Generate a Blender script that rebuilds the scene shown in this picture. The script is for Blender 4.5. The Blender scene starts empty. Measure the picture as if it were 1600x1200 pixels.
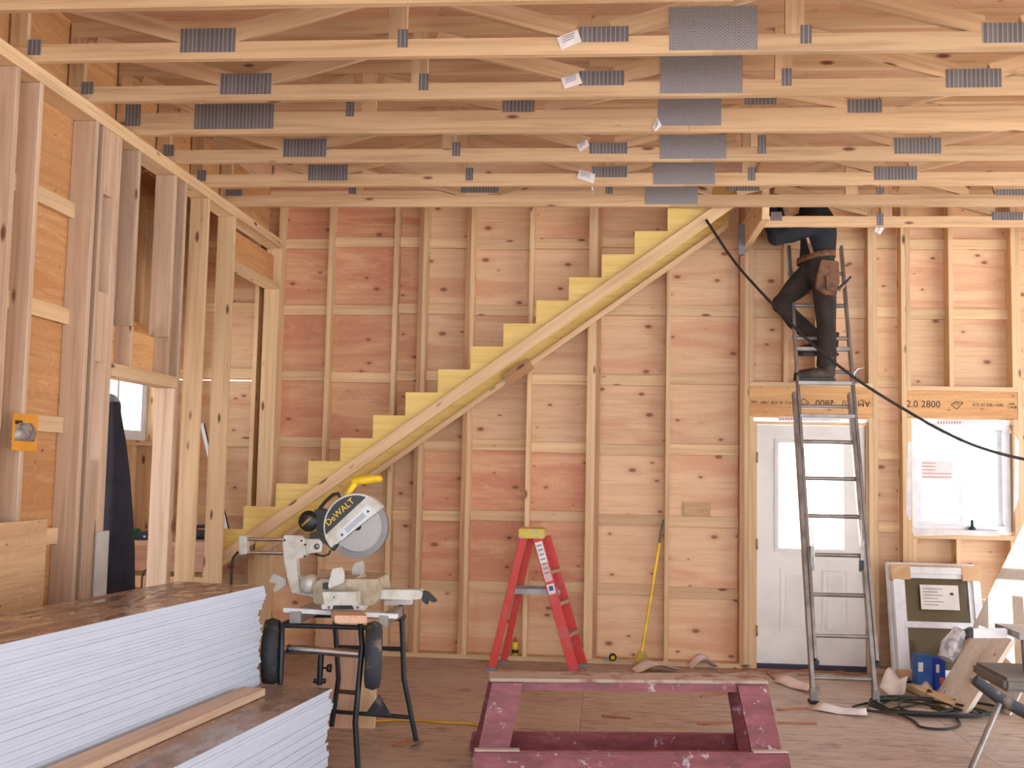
import bpy, bmesh, math, random
from mathutils import Vector, Matrix
random.seed(7)
sc = bpy.context.scene
C = sc.collection
V = Vector

# ------------------------------------------------------------------ camera, world, sun, exposure
F_PX = 1680.0
CAM = V((3.0664, -9.4824, 1.6638)); YAW, PITCH, ROLL = .0859, .0785, .0202
_fw = V((-math.sin(YAW)*math.cos(PITCH), math.cos(YAW)*math.cos(PITCH), math.sin(PITCH)))
_rt = V((math.cos(YAW), math.sin(YAW), 0)); _up = _rt.cross(_fw)
_r = _rt*math.cos(ROLL) + _up*math.sin(ROLL); _u = _up*math.cos(ROLL) - _rt*math.sin(ROLL)
cd = bpy.data.cameras.new('camera'); cd.sensor_width = 36.0; cd.lens = F_PX/1600*36.0; cd.clip_end = 200
cam = bpy.data.objects.new('camera', cd); C.objects.link(cam)
cam.matrix_world = Matrix(((_r.x, _u.x, -_fw.x, CAM.x), (_r.y, _u.y, -_fw.y, CAM.y), (_r.z, _u.z, -_fw.z, CAM.z), (0, 0, 0, 1)))
sc.camera = cam
sc.view_settings.view_transform = 'Standard'; sc.view_settings.look = 'None'
sc.view_settings.gamma = 1.0; sc.view_settings.use_curve_mapping = False
sc.view_settings.exposure = 1.15
wd = bpy.data.worlds.new('sky'); sc.world = wd; wd.use_nodes = True
bg = wd.node_tree.nodes['Background']; bg.inputs[0].default_value = (.80, .89, 1.0, 1); bg.inputs[1].default_value = 1.9
sd = bpy.data.lights.new('sun', 'SUN'); sd.energy = 10.0; sd.angle = .009; sd.color = (1, .93, .82)
sun = bpy.data.objects.new('sun', sd); C.objects.link(sun)
sun.rotation_euler = V((.12, -.66, -.66)).to_track_quat('-Z', 'Y').to_euler(); sun.location = (-8, 12, 9)

def W(x, y, ax, v):            # measured photo point -> point of the building on a known plane
    d = _fw + _r*((x-800)/F_PX) - _u*((y-600)/F_PX); i = 'XYZ'.index(ax)
    return CAM + d*((v-CAM[i])/d[i])

# ------------------------------------------------------------------ helpers
def s2l(c): return tuple(((v/255)/12.92 if v/255 <= .04045 else ((v/255+.055)/1.055)**2.4) for v in c)
BASE = {}
def link(name, data, parent=None, mw=None):
    o = bpy.data.objects.new(name, data); C.objects.link(o)
    if mw is None: mw = Matrix.Identity(4)
    if parent is not None:
        o.parent = parent; o.matrix_local = BASE[parent.name].inverted() @ mw
    else: o.matrix_world = mw
    BASE[o.name] = mw
    return o
def tag(o, label=None, cat=None, group=None, kind=None):
    if label: o['label'] = label
    if cat: o['category'] = cat
    if group: o['group'] = group
    if kind: o['kind'] = kind
    return o
def thing(name, label, cat, loc, group=None):
    return tag(link(name, None, None, Matrix.Translation(V(loc))), label, cat, group)
def struct(name, loc=(0, 0, 0)):
    return tag(link(name, None, None, Matrix.Translation(V(loc))), kind='structure')
_boxes = {}
def box_mesh(L, Wd, T, mat, ch=0.0):
    k = (round(L, 4), round(Wd, 4), round(T, 4), mat.name, ch)
    if k in _boxes: return _boxes[k]
    bm = bmesh.new(); bmesh.ops.create_cube(bm, size=1)
    for v in bm.verts: v.co = V((v.co.x*L, v.co.y*Wd, v.co.z*T))
    if ch: bmesh.ops.bevel(bm, geom=list(bm.edges), offset=ch, segments=1, affect='EDGES')
    me = bpy.data.meshes.new('box'); bm.to_mesh(me); bm.free(); me.materials.append(mat)
    _boxes[k] = me; return me
def board(name, parent, mat, p0, p1, w, t, wdir, ch=0.0):
    """straight board p0->p1 (centre line), width w along wdir, thickness t across"""
    p0, p1, wdir = V(p0), V(p1), V(wdir); x = (p1-p0); L = x.length; x.normalize()
    y = (wdir - x*wdir.dot(x)).normalized(); z = x.cross(y); c = (p0+p1)/2
    m = Matrix(((x.x, y.x, z.x, c.x), (x.y, y.y, z.y, c.y), (x.z, y.z, z.z, c.z), (0, 0, 0, 1)))
    return link(name, box_mesh(L, w, t, mat, ch), parent, m)
def box(name, parent, mat, x0, x1, y0, y1, z0, z1, ch=0.0):
    d = [x1-x0, y1-y0, z1-z0]; c = V(((x0+x1)/2, (y0+y1)/2, (z0+z1)/2))
    o = sorted(range(3), key=lambda i: -d[i]); ax = [V((1, 0, 0)), V((0, 1, 0)), V((0, 0, 1))]
    h = ax[o[0]]*d[o[0]]/2
    return board(name, parent, mat, c-h, c+h, d[o[1]], d[o[2]], ax[o[1]], ch)
def panel(name, parent, mat, x0, x1, y0, y1, z0, z1):
    """sheet: grain (local X) always along the horizontal long way"""
    d = [x1-x0, y1-y0, z1-z0]; c = V(((x0+x1)/2, (y0+y1)/2, (z0+z1)/2)); ax = [V((1, 0, 0)), V((0, 1, 0)), V((0, 0, 1))]
    th = min(range(3), key=lambda i: d[i]); rest = [i for i in range(3) if i != th]
    g, w = (rest[0], rest[1])
    h = ax[g]*d[g]/2
    return board(name, parent, mat, c-h, c+h, d[w], d[th], ax[w])

class MB:
    def __init__(s): s.v = []; s.f = []; s.sm = []
    def add(s, vs, fs, smooth=False):
        n = len(s.v); s.v += [tuple(v) for v in vs]; s.f += [tuple(i+n for i in f) for f in fs]; s.sm += [smooth]*len(fs); return s
    def box(s, x0, x1, y0, y1, z0, z1):
        vs = [(x, y, z) for x in (x0, x1) for y in (y0, y1) for z in (z0, z1)]
        return s.add(vs, [(0, 1, 3, 2), (4, 6, 7, 5), (0, 4, 5, 1), (2, 3, 7, 6), (0, 2, 6, 4), (1, 5, 7, 3)])
    def bar(s, p0, p1, w, t, wdir):
        p0, p1, wdir = V(p0), V(p1), V(wdir); x = (p1-p0).normalized(); y = (wdir-x*wdir.dot(x)).normalized(); z = x.cross(y)
        vs = [p + y*(a*w/2) + z*(b*t/2) for p in (p0, p1) for a in (-1, 1) for b in (-1, 1)]
        return s.add(vs, [(0, 1, 3, 2), (4, 6, 7, 5), (0, 4, 5, 1), (2, 3, 7, 6), (0, 2, 6, 4), (1, 5, 7, 3)])
    def tube(s, pts, r, n=10, caps=True):
        pts = [V(p) for p in pts]; rs = r if isinstance(r, (list, tuple)) else [r]*len(pts); vs = []; prev = None
        for i, p in enumerate(pts):
            t = (pts[min(i+1, len(pts)-1)] - pts[max(i-1, 0)]).normalized()
            a = prev if prev is not None else (V((0, 0, 1)) if abs(t.z) < .9 else V((1, 0, 0)))
            y = (a - t*a.dot(t)).normalized(); z = t.cross(y); prev = y
            vs += [p + (y*math.cos(2*math.pi*k/n) + z*math.sin(2*math.pi*k/n))*rs[i] for k in range(n)]
        fs = [(i*n+k, i*n+(k+1) % n, (i+1)*n+(k+1) % n, (i+1)*n+k) for i in range(len(pts)-1) for k in range(n)]
        s.add(vs, fs, True)
        if caps:
            s.add(vs[:n], [tuple(range(n))[::-1]]); s.add(vs[-n:], [tuple(range(n))])
        return s
    def lathe(s, c, ax, prof, n=28, smooth=True):
        """prof: list of (offset along axis, radius)"""
        c, ax = V(c), V(ax).normalized(); a = V((0, 0, 1)) if abs(ax.z) < .9 else V((1, 0, 0)); y = (a-ax*a.dot(ax)).normalized(); z = ax.cross(y)
        vs = []
        for h, r in prof: vs += [c + ax*h + (y*math.cos(2*math.pi*k/n)+z*math.sin(2*math.pi*k/n))*max(r, 1e-4) for k in range(n)]
        fs = [(i*n+k, i*n+(k+1) % n, (i+1)*n+(k+1) % n, (i+1)*n+k) for i in range(len(prof)-1) for k in range(n)]
        return s.add(vs, fs, smooth)
    def prism(s, pts, off):
        """polygon pts extruded by vector off"""
        n = len(pts); off = V(off); vs = [V(p) for p in pts] + [V(p)+off for p in pts]
        return s.add(vs, [tuple(range(n))[::-1], tuple(range(n, 2*n))] + [(i, (i+1) % n, n+(i+1) % n, n+i) for i in range(n)])
    def grid(s, fn, nu, nv, smooth=True):
        vs = [fn(i/nu, j/nv) for i in range(nu+1) for j in range(nv+1)]
        return s.add(vs, [(i*(nv+1)+j, (i+1)*(nv+1)+j, (i+1)*(nv+1)+j+1, i*(nv+1)+j+1) for i in range(nu) for j in range(nv)], smooth)
    def obj(s, name, mat, parent=None, solid=0.0, bevel=0.0):
        vs = [V(v) for v in s.v]; c = sum(vs, V())/len(vs)
        me = bpy.data.meshes.new(name); me.from_pydata([tuple(v-c) for v in vs], [], s.f)
        for p, q in zip(me.polygons, s.sm): p.use_smooth = q
        bm = bmesh.new(); bm.from_mesh(me)
        if not solid:
            bmesh.ops.recalc_face_normals(bm, faces=bm.faces)
        else:
            bmesh.ops.solidify(bm, geom=list(bm.faces), thickness=solid)
        if bevel:
            bmesh.ops.remove_doubles(bm, verts=bm.verts, dist=1e-5)
            bmesh.ops.bevel(bm, geom=[e for e in bm.edges if e.is_manifold and e.calc_face_angle(0) > .6], offset=bevel, segments=2, affect='EDGES')
        bm.to_mesh(me); bm.free(); me.materials.append(mat)
        return link(name, me, parent, Matrix.Translation(c))
def text(name, s, mat, parent, origin, xdir, updir, size, depth=.0008, align='CENTER', shear=0.0):
    cu = bpy.data.curves.new(name, 'FONT'); cu.body = s; cu.size = size; cu.extrude = depth; cu.align_x = align; cu.align_y = 'CENTER'; cu.shear = shear; cu.resolution_u = 3
    t = bpy.data.objects.new('tmp', cu); C.objects.link(t)
    me = bpy.data.meshes.new_from_object(t.evaluated_get(bpy.context.evaluated_depsgraph_get()))
    bpy.data.objects.remove(t); bpy.data.curves.remove(cu); me.materials.clear(); me.materials.append(mat)
    x = V(xdir).normalized(); y = V(updir); y = (y-x*y.dot(x)).normalized(); z = x.cross(y); o = V(origin)
    return link(name, me, parent, Matrix(((x.x, y.x, z.x, o.x), (x.y, y.y, z.y, o.y), (x.z, y.z, z.z, o.z), (0, 0, 0, 1))))

# ------------------------------------------------------------------ materials
def newmat(name):
    m = bpy.data.materials.new(name); m.use_nodes = True; nt = m.node_tree; b = nt.nodes['Principled BSDF']
    return m, nt, b
def N(nt, typ, **kw):
    n = nt.nodes.new(typ)
    for k, v in kw.items(): setattr(n, k, v)
    return n
def ramp(nt, fac, stops):
    r = N(nt, 'ShaderNodeValToRGB'); el = r.color_ramp.elements
    while len(el) < len(stops): el.new(.5)
    for e, (p, c) in zip(el, stops): e.position = p; e.color = (*c, 1) if len(c) == 3 else c
    nt.links.new(fac, r.inputs[0]); return r.outputs[0]
def mix(nt, fac, a, b, mode='MIX'):
    m = N(nt, 'ShaderNodeMix', data_type='RGBA', blend_type=mode); L = nt.links
    for sck, v in ((m.inputs[0], fac), (m.inputs[6], a), (m.inputs[7], b)):
        if hasattr(v, 'is_linked'): L.new(v, sck)
        elif isinstance(v, (int, float)): sck.default_value = v
        else: sck.default_value = (*v, 1)
    return m.outputs[2]
def coords(nt, scale, rnd=True):
    tc = N(nt, 'ShaderNodeTexCoord'); mp = N(nt, 'ShaderNodeMapping'); mp.inputs[3].default_value = scale
    src = tc.outputs['Object']
    if rnd:
        oi = N(nt, 'ShaderNodeObjectInfo'); ml = N(nt, 'ShaderNodeVectorMath', operation='MULTIPLY'); ml.inputs[1].default_value = (37, 91, 53)
        cb = N(nt, 'ShaderNodeCombineXYZ')
        for i in range(3): nt.links.new(oi.outputs['Random'], cb.inputs[i])
        nt.links.new(cb.outputs[0], ml.inputs[0]); ad = N(nt, 'ShaderNodeVectorMath', operation='ADD')
        nt.links.new(src, ad.inputs[0]); nt.links.new(ml.outputs[0], ad.inputs[1]); src = ad.outputs[0]
    nt.links.new(src, mp.inputs[0]); return mp.outputs[0]
def noise(nt, vec, scale=1, detail=3, rough=.55, dist=0.0):
    n = N(nt, 'ShaderNodeTexNoise'); n.inputs['Scale'].default_value = scale; n.inputs['Detail'].default_value = detail
    n.inputs['Roughness'].default_value = rough; n.inputs['Distortion'].default_value = dist
    nt.links.new(vec, n.inputs['Vector']); return n.outputs[0]
def knots(nt, vec, r0, r1):
    v = N(nt, 'ShaderNodeTexVoronoi'); v.inputs['Scale'].default_value = 1; v.inputs['Randomness'].default_value = .9
    nt.links.new(vec, v.inputs['Vector'])
    return ramp(nt, v.outputs['Distance'], [(0, (1, 1, 1)), (r0, (.9, .9, .9)), (r1, (0, 0, 0))])
def bump(nt, b, h, strength=.2, dist=.002):
    n = N(nt, 'ShaderNodeBump'); n.inputs['Strength'].default_value = strength; n.inputs['Distance'].default_value = dist
    nt.links.new(h, n.inputs['Height']); nt.links.new(n.outputs[0], b.inputs['Normal'])
def lumber(name, c, dark, knot=s2l((105, 62, 34)), rough=.62, var=.16, kn=1.35):
    m, nt, b = newmat(name); c, dark = s2l(c), s2l(dark)
    g = noise(nt, coords(nt, (1.1, 26, 26)), 1, 4, .6, .4)
    col = ramp(nt, g, [(.30, dark), (.52, c), (.75, tuple(min(1, x*1.08) for x in c))])
    big = noise(nt, coords(nt, (.9, 5, 5)), 1, 2)
    col = mix(nt, ramp(nt, big, [(.45, (0, 0, 0)), (.75, (.45, .45, .45))]), col, dark)
    stain = noise(nt, coords(nt, (.55, 9, 9)), 1.3, 3)
    col = mix(nt, ramp(nt, stain, [(.62, (0, 0, 0)), (.78, (.32, .32, .32))]), col, s2l((118, 104, 98)))
    k = knots(nt, coords(nt, (2.6, 8, 8)), .055*kn, .105*kn)
    col = mix(nt, k, col, knot)
    oi = N(nt, 'ShaderNodeObjectInfo'); hs = N(nt, 'ShaderNodeHueSaturation')
    mr = N(nt, 'ShaderNodeMapRange'); mr.inputs[3].default_value = 1-var; mr.inputs[4].default_value = 1+var*.5
    nt.links.new(oi.outputs['Random'], mr.inputs[0]); nt.links.new(mr.outputs[0], hs.inputs['Value']); nt.links.new(col, hs.inputs['Color'])
    nt.links.new(hs.outputs[0], b.inputs['Base Color']); b.inputs['Roughness'].default_value = rough
    bump(nt, b, g, .15, .001); return m
def plywood(name, c, dark, red, rough=.62, kscale=(2.6, 4.6, 0), kr=(.05, .10), var=.1, rcover=(.50, .64)):
    m, nt, b = newmat(name); c, dark, red = s2l(c), s2l(dark), s2l(red)
    g = noise(nt, coords(nt, (1.4, 30, 1)), 1, 4, .65, .8)
    col = ramp(nt, g, [(.28, dark), (.52, c), (.8, tuple(min(1, x*1.1) for x in c))])
    band = noise(nt, coords(nt, (.55, 3.4, 1)), 1, 3, .5, 1.4)
    col = mix(nt, ramp(nt, band, [(rcover[0], (0, 0, 0)), (rcover[1], (.8, .8, .8))]), col, red)
    pale = noise(nt, coords(nt, (.8, 6, 1)), 1.2, 3, .5, 2.0)
    col = mix(nt, ramp(nt, pale, [(.58, (0, 0, 0)), (.70, (.35, .35, .35))]), col, s2l((226, 178, 132)))
    fg = noise(nt, coords(nt, (1.1, 3.0, 1)), 1, 2, .5, .6); fm = N(nt, 'ShaderNodeMath', operation='MULTIPLY'); fm.inputs[1].default_value = 26; nt.links.new(fg, fm.inputs[0])
    fr_ = N(nt, 'ShaderNodeMath', operation='FRACT'); nt.links.new(fm.outputs[0], fr_.inputs[0])
    col = mix(nt, ramp(nt, fr_.outputs[0], [(.0, (.0,)*3), (.42, (.0,)*3), (.5, (.22,)*3), (.58, (.0,)*3)]), col, s2l((240, 205, 172)))
    col = mix(nt, ramp(nt, fr_.outputs[0], [(.0, (.16,)*3), (.10, (.0,)*3), (.9, (.0,)*3), (1.0, (.16,)*3)]), col, dark)
    kv = coords(nt, kscale)
    v = N(nt, 'ShaderNodeTexVoronoi', voronoi_dimensions='2D'); nt.links.new(kv, v.inputs['Vector']); v.inputs['Scale'].default_value = 1
    sp = N(nt, 'ShaderNodeSeparateColor'); nt.links.new(v.outputs['Color'], sp.inputs[0]); ma = N(nt, 'ShaderNodeMath', operation='MULTIPLY_ADD'); ma.inputs[1].default_value = 1.15; ma.inputs[2].default_value = .04
    nt.links.new(sp.outputs[0], ma.inputs[0]); dv = N(nt, 'ShaderNodeMath', operation='DIVIDE'); nt.links.new(v.outputs['Distance'], dv.inputs[0]); nt.links.new(ma.outputs[0], dv.inputs[1])
    halo = ramp(nt, dv.outputs[0], [(0, (.55, .55, .55)), (kr[1]*1.2, (.4, .4, .4)), (kr[1]*2.6, (0, 0, 0))])
    col = mix(nt, halo, col, red)
    col = mix(nt, ramp(nt, dv.outputs[0], [(0, (.95, .95, .95)), (kr[0], (.8, .8, .8)), (kr[1], (0, 0, 0))]), col, s2l((128, 76, 42)))
    oi = N(nt, 'ShaderNodeObjectInfo'); hs = N(nt, 'ShaderNodeHueSaturation')
    mr = N(nt, 'ShaderNodeMapRange'); mr.inputs[3].default_value = 1-var; mr.inputs[4].default_value = 1+var*.6
    nt.links.new(oi.outputs['Random'], mr.inputs[0]); nt.links.new(mr.outputs[0], hs.inputs['Value']); nt.links.new(col, hs.inputs['Color'])
    nt.links.new(hs.outputs[0], b.inputs['Base Color']); b.inputs['Roughness'].default_value = rough
    bump(nt, b, g, .12, .001); return m
def plain(name, c, rough=.5, metal=0.0, var=0.0, scale=8, dark=None, lo=.45, hi=.65):
    m, nt, b = newmat(name); c = s2l(c); b.inputs['Roughness'].default_value = rough; b.inputs['Metallic'].default_value = metal
    n = noise(nt, coords(nt, (scale,)*3, True), 1, 4)
    d = s2l(dark) if dark else tuple(x*.86 for x in c)
    nt.links.new(ramp(nt, n, [(lo, c), (hi, d)]), b.inputs['Base Color']); return m

PINE = lumber('pine_lumber', (226, 190, 146), (206, 164, 118))
PINE_GREY = lumber('weathered_pine_lumber', (206, 174, 146), (182, 148, 120))
PINE_TRUSS = lumber('truss_lumber', (214, 178, 136), (186, 146, 104))
PINE_DARK = lumber('brown_lumber', (190, 140, 98), (164, 112, 74))
PINE_RED = lumber('reddish_plank', (212, 168, 138), (190, 140, 110))
YELLOW = lumber('yellow_coated_stringer', (238, 204, 122), (224, 184, 94), knot=s2l((120, 82, 30)), var=.04, kn=.8)
PLY = plywood('wall_plywood', (228, 188, 148), (212, 168, 128), (212, 154, 118))
PLY_RED = plywood('red_toned_plywood', (218, 168, 128), (200, 146, 108), (198, 128, 96), rcover=(.40, .60))
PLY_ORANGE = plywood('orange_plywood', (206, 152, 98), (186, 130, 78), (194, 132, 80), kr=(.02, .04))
PLY_PALE = plywood('pale_plywood', (206, 166, 122), (186, 142, 98), (196, 150, 108), kr=(.02, .04))
LVL = plywood('laminated_beam_wood', (218, 166, 108), (198, 140, 82), (196, 134, 80), kscale=(4, 9, 0), kr=(.04, .07))
DECK = plywood('deck_plywood', (206, 162, 124), (186, 138, 102), (192, 142, 104), kr=(.02, .05))
INK = plain('black_ink', (44, 34, 30), .7)
STEEL = plain('grey_steel', (128, 128, 132), .45, .6)
ALU = plain('aluminium', (152, 144, 138), .38, .5, dark=(124, 116, 112), scale=6)
CHROME = plain('chrome', (225, 225, 230), .25, 1.0)
BLACK = plain('black_plastic', (30, 30, 32), .45)
RUBBER = plain('dusty_black_rubber', (52, 55, 60), .75, dark=(120, 108, 96), scale=14, lo=.56, hi=.70)
BLACKPAINT = plain('black_painted_steel', (36, 38, 42), .4, .2)
WHITE = plain('white_vinyl', (232, 232, 234), .4)
PAPER = plain('white_paper', (236, 228, 224), .8)
PAPER_PINK = plain('pinkish_paper', (232, 208, 198), .8)
CASTW = plain('pale_grey_casting', (205, 202, 192), .42, .25, dark=(180, 174, 160), scale=12)
CASTB = plain('beige_dusty_casting', (190, 176, 152), .55, .1, dark=(160, 140, 112), scale=12)
YPLAST = plain('yellow_plastic', (244, 204, 40), .4, dark=(228, 180, 30))
CORD_Y = plain('yellow_cord', (214, 160, 40), .55)
CORD_B = plain('black_cord', (38, 34, 32), .6)
WRAPRED = plain('red_print', (206, 110, 100), .8)
FRP = plain('red_fiberglass', (206, 52, 44), .45, dark=(190, 92, 92), scale=9, lo=.50, hi=.72)
REDPAINT, nt_, b_ = newmat('worn_red_paint')
_n = noise(nt_, coords(nt_, (5, 18, 18)), 1, 5, .65); _n2 = noise(nt_, coords(nt_, (9, 9, 9), True), 1.6, 5, .7)
_c = ramp(nt_, _n, [(.30, s2l((104, 46, 46))), (.55, s2l((134, 66, 70))), (.75, s2l((152, 92, 100)))])
_c = mix(nt_, ramp(nt_, _n2, [(.60, (0, 0, 0)), (.66, (.75, .75, .75))]), _c, s2l((190, 176, 178)))
nt_.links.new(_c, b_.inputs['Base Color']); b_.inputs['Roughness'].default_value = .5
WORNTOP = plain('worn_dusty_bench_top', (186, 164, 146), .75, dark=(140, 88, 80), scale=9, lo=.5, hi=.7)
DENIM = plain('black_jacket_cloth', (27, 29, 34), .9, scale=20)
TROUSER = plain('dark_brown_work_trousers', (58, 48, 42), .95, dark=(40, 34, 30), scale=10)
LEATHER = plain('brown_leather', (120, 78, 48), .6, dark=(80, 48, 30), scale=16)
BOOT = plain('dark_boot_leather', (52, 42, 34), .7, dark=(84, 70, 54), scale=12, lo=.5, hi=.7)
SKIN = plain('skin', (204, 150, 122), .55)
HAIR = plain('dark_hair', (50, 36, 26), .7)
BLACKCLOTH = plain('faded_black_cloth', (38, 32, 40), .95, dark=(28, 24, 30), scale=7)
GREEN = plain('green_plastic', (28, 112, 62), .5)
NAVY = plain('navy_blue_plastic', (40, 62, 84), .5)
BLUE = plain('blue_box_card', (40, 92, 160), .5, dark=(24, 70, 140))
ORANGE = plain('orange_card', (226, 150, 40), .6)
BROWNSTICK = plain('reddish_wood_sliver', (178, 112, 78), .7)
SNOW = plain('snow', (238, 242, 248), .8)
BOARDWHITE = plain('white_sheet_edge', (198, 206, 218), .6, scale=3, dark=(186, 194, 206), lo=.4, hi=.8)
# the sheets: white on the cut edges, brown glossy face on top
SHEETTOP, nt_, b_ = newmat('brown_glossy_sheet_face')
_n = noise(nt_, coords(nt_, (.5, 2.2, 1), False), 1.2, 4, .6, .3)
_c = ramp(nt_, _n, [(.35, s2l((128, 102, 84))), (.55, s2l((152, 126, 108))), (.70, s2l((174, 156, 144)))])
_n2 = noise(nt_, coords(nt_, (4, 9, 1), False), 1.5, 4)
nt_.links.new(_c, b_.inputs['Base Color']); nt_.links.new(ramp(nt_, _n2, [(.40, (.10,)*3), (.62, (.55,)*3)]), b_.inputs['Roughness'])
PLATE, nt_, b_ = newmat('galvanised_truss_plate')          # pressed teeth in rows
def _plate(nt, b, sx, sy):
    tc = N(nt, 'ShaderNodeTexCoord'); br = N(nt, 'ShaderNodeTexBrick'); mp = N(nt, 'ShaderNodeMapping'); mp.inputs[3].default_value = (sx, sy, 1); mp.inputs[1].default_value = (0, .25, 0)
    nt.links.new(tc.outputs['Object'], mp.inputs[0]); nt.links.new(mp.outputs[0], br.inputs[0]); br.inputs['Scale'].default_value = 1
    br.inputs['Brick Width'].default_value = 1; br.inputs['Row Height'].default_value = .5; br.inputs['Mortar Size'].default_value = .12; br.inputs['Mortar Smooth'].default_value = .6
    br.offset = .5; br.inputs['Color1'].default_value = (*s2l((112, 108, 108)), 1); br.inputs['Color2'].default_value = (*s2l((126, 122, 122)), 1); br.inputs['Mortar'].default_value = (*s2l((172, 170, 172)), 1)
    nt.links.new(br.outputs[0], b.inputs['Base Color']); b.inputs['Metallic'].default_value = .35; b.inputs['Roughness'].default_value = .42
_plate(nt_, b_, 45, 60)
PLATE_S, nt_, b_ = newmat('galvanised_ribbed_plate'); _plate(nt_, b_, 44, 1)
GLASS, nt_, b_ = newmat('window_glass')
nt_.nodes.remove(b_); _o = nt_.nodes['Material Output']; _t = N(nt_, 'ShaderNodeBsdfTransparent'); _g = N(nt_, 'ShaderNodeBsdfGlossy'); _g.inputs['Roughness'].default_value = .02
_f = N(nt_, 'ShaderNodeLayerWeight'); _p = N(nt_, 'ShaderNodeMath', operation='POWER'); _p.inputs[1].default_value = 4.0; _q = N(nt_, 'ShaderNodeMath', operation='MULTIPLY_ADD'); _q.inputs[1].default_value = .5; _q.inputs[2].default_value = .05; _m = N(nt_, 'ShaderNodeMixShader')
nt_.links.new(_f.outputs['Facing'], _p.inputs[0]); nt_.links.new(_p.outputs[0], _q.inputs[0]); nt_.links.new(_q.outputs[0], _m.inputs[0]); nt_.links.new(_t.outputs[0], _m.inputs[1]); nt_.links.new(_g.outputs[0], _m.inputs[2]); nt_.links.new(_m.outputs[0], _o.inputs[0])
# floor: trampled OSB-like plywood with sawdust
FLOOR, nt_, b_ = newmat('dusty_plywood_floor')
_n = noise(nt_, coords(nt_, (3.2, 13, 1), False), 1.6, 6, .7, .8)
_c = ramp(nt_, _n, [(.33, s2l((122, 100, 86))), (.47, s2l((172, 146, 128))), (.68, s2l((194, 170, 152)))])
_n2 = noise(nt_, coords(nt_, (.9, .9, 1), False), 1.2, 4, .6)
_c = mix(nt_, ramp(nt_, _n2, [(.50, (0, 0, 0)), (.72, (.55, .55, .55))]), _c, s2l((194, 174, 158)))
nt_.links.new(_c, b_.inputs['Base Color']); b_.inputs['Roughness'].default_value = .55; bump(nt_, b_, _n, .1, .001)

# ================================================================== SETTING
T = .038                                    # 2x lumber thickness
ROWS = [.627, 1.240, 1.858, 2.474, 3.085, 3.700]
XR = 8.4; TOPZ = 4.16
tag(box('ground_snow', None, SNOW, -40, 50, -40, 45, -.5, -.30), kind='structure')
fl = struct('floor')
for i, x in enumerate([-1.25, .5, 2.94, 5.38, 7.0]):
    for j in range(9):
        x1 = [.5, 2.94, 5.38, 7.0, 8.55][i]; y0 = .15-1.22*(j+1)
        panel('floor_sheet', fl, FLOOR, x+.0012, x1-.0012, y0+.0012, y0+1.22-.0012, -.30, 0)

wb = struct('wall_back')
def stud(parent, mat, x0, z0, z1, y0=0, y1=.14, x1=None): return box('stud', parent, mat, x0, (x1 or x0+T), y0, y1, z0, z1)
ZT = TOPZ-.078
for x in (.085, .55, 1.155, 1.385, 1.424, 1.815, 1.855, 2.385, 2.915, 2.954, 2.993, 3.606, 4.246, 4.285, 5.379, 5.62, 6.582, 7.19, 7.80, XR-.04, -.12, -.67, -1.09):
    m = PINE_DARK if x in (1.385, 1.815, 2.993, 4.246) else PINE
    stud(wb, m, x, .038, ZT)
for x, z1 in ((4.325, 2.16), (5.340, 2.16), (5.66, 2.168), (6.543, 2.168)): stud(wb, PINE, x, .038, z1)      # trimmers
for x in (4.325, 4.62, 4.89, 5.340): stud(wb, PINE, x, 2.46, ZT)            # cripples over the door
for x in (5.66, 6.02, 6.543): stud(wb, PINE, x, 2.442, ZT)
for x in (5.70, 6.06, 6.505): stud(wb, PINE, x, .038, 1.14)
box('sole_plate', wb, PINE, -1.09, 4.363, 0, .14, 0, .038); box('sole_plate', wb, PINE, 5.340, XR, 0, .14, 0, .038)
box('top_plate', wb, PINE, -1.09, XR, 0, .14, TOPZ-.078, TOPZ-.039); box('top_plate', wb, PINE, -1.09, XR, 0, .14, TOPZ-.038, TOPZ)
box('sill_plate', wb, PINE, 5.699, 6.542, 0, .14, 1.142, 1.180)
hd = box('door_header', wb, LVL, 4.325, 5.378, .004, .048, 2.162, 2.420); box('header_plate', wb, PINE, 4.325, 5.378, 0, .14, 2.421, 2.459)
hw = box('window_header', wb, LVL, 5.66, 6.581, .004, .048, 2.170, 2.402); box('header_plate', wb, PINE, 5.66, 6.581, 0, .14, 2.403, 2.441)
text('lettering', '2.0 2800', INK, hw, (5.80, .0032, 2.285), (1, 0, 0), (0, 0, 1), .082)
text('lettering', 'ICC ES ESR-1040', INK, hw, (6.335, .0032, 2.287), (1, 0, 0), (0, 0, 1), .036)
text('lettering', 'H80-\nCW B', INK, hw, (6.535, .0032, 2.283), (1, 0, 0), (0, 0, 1), .030)
text('lettering', 'AM  2.0', INK, hd, (5.235, .0032, 2.285), (-1, 0, 0), (0, 0, -1), .074)
text('lettering', '2800', INK, hd, (4.97, .0032, 2.285), (-1, 0, 0), (0, 0, -1), .080)
text('lettering', 'ICC ES ESR 1040', INK, hd, (4.555, .0032, 2.282), (-1, 0, 0), (0, 0, -1), .038)
text('lettering', 'H80', INK, hd, (4.37, .0032, 2.285), (-1, 0, 0), (0, 0, -1), .034)
for h, x, s in ((hw, 6.075, 1), (hd, 4.79, -1)):                                   # the little stamped diamond mark
    mk = MB(); z = 2.285; y = .0028
    P = [(-.045, .0), (.0, .028), (.055, .018), (.0, -.036)]
    for a, b in zip(P, P[1:]+P[:1]): mk.bar((x+s*a[0], y, z+s*a[1]), (x+s*b[0], y, z+s*b[1]), .006, .0012, (0, 0, 1) if abs(b[1]-a[1]) < abs(b[0]-a[0]) else (1, 0, 0))
    mk.obj('stamp_mark', INK, h); text('lettering', 'CPS', INK, h, (x, .0032, z+s*.006), (s, 0, 0), (0, 0, s), .03)
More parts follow.
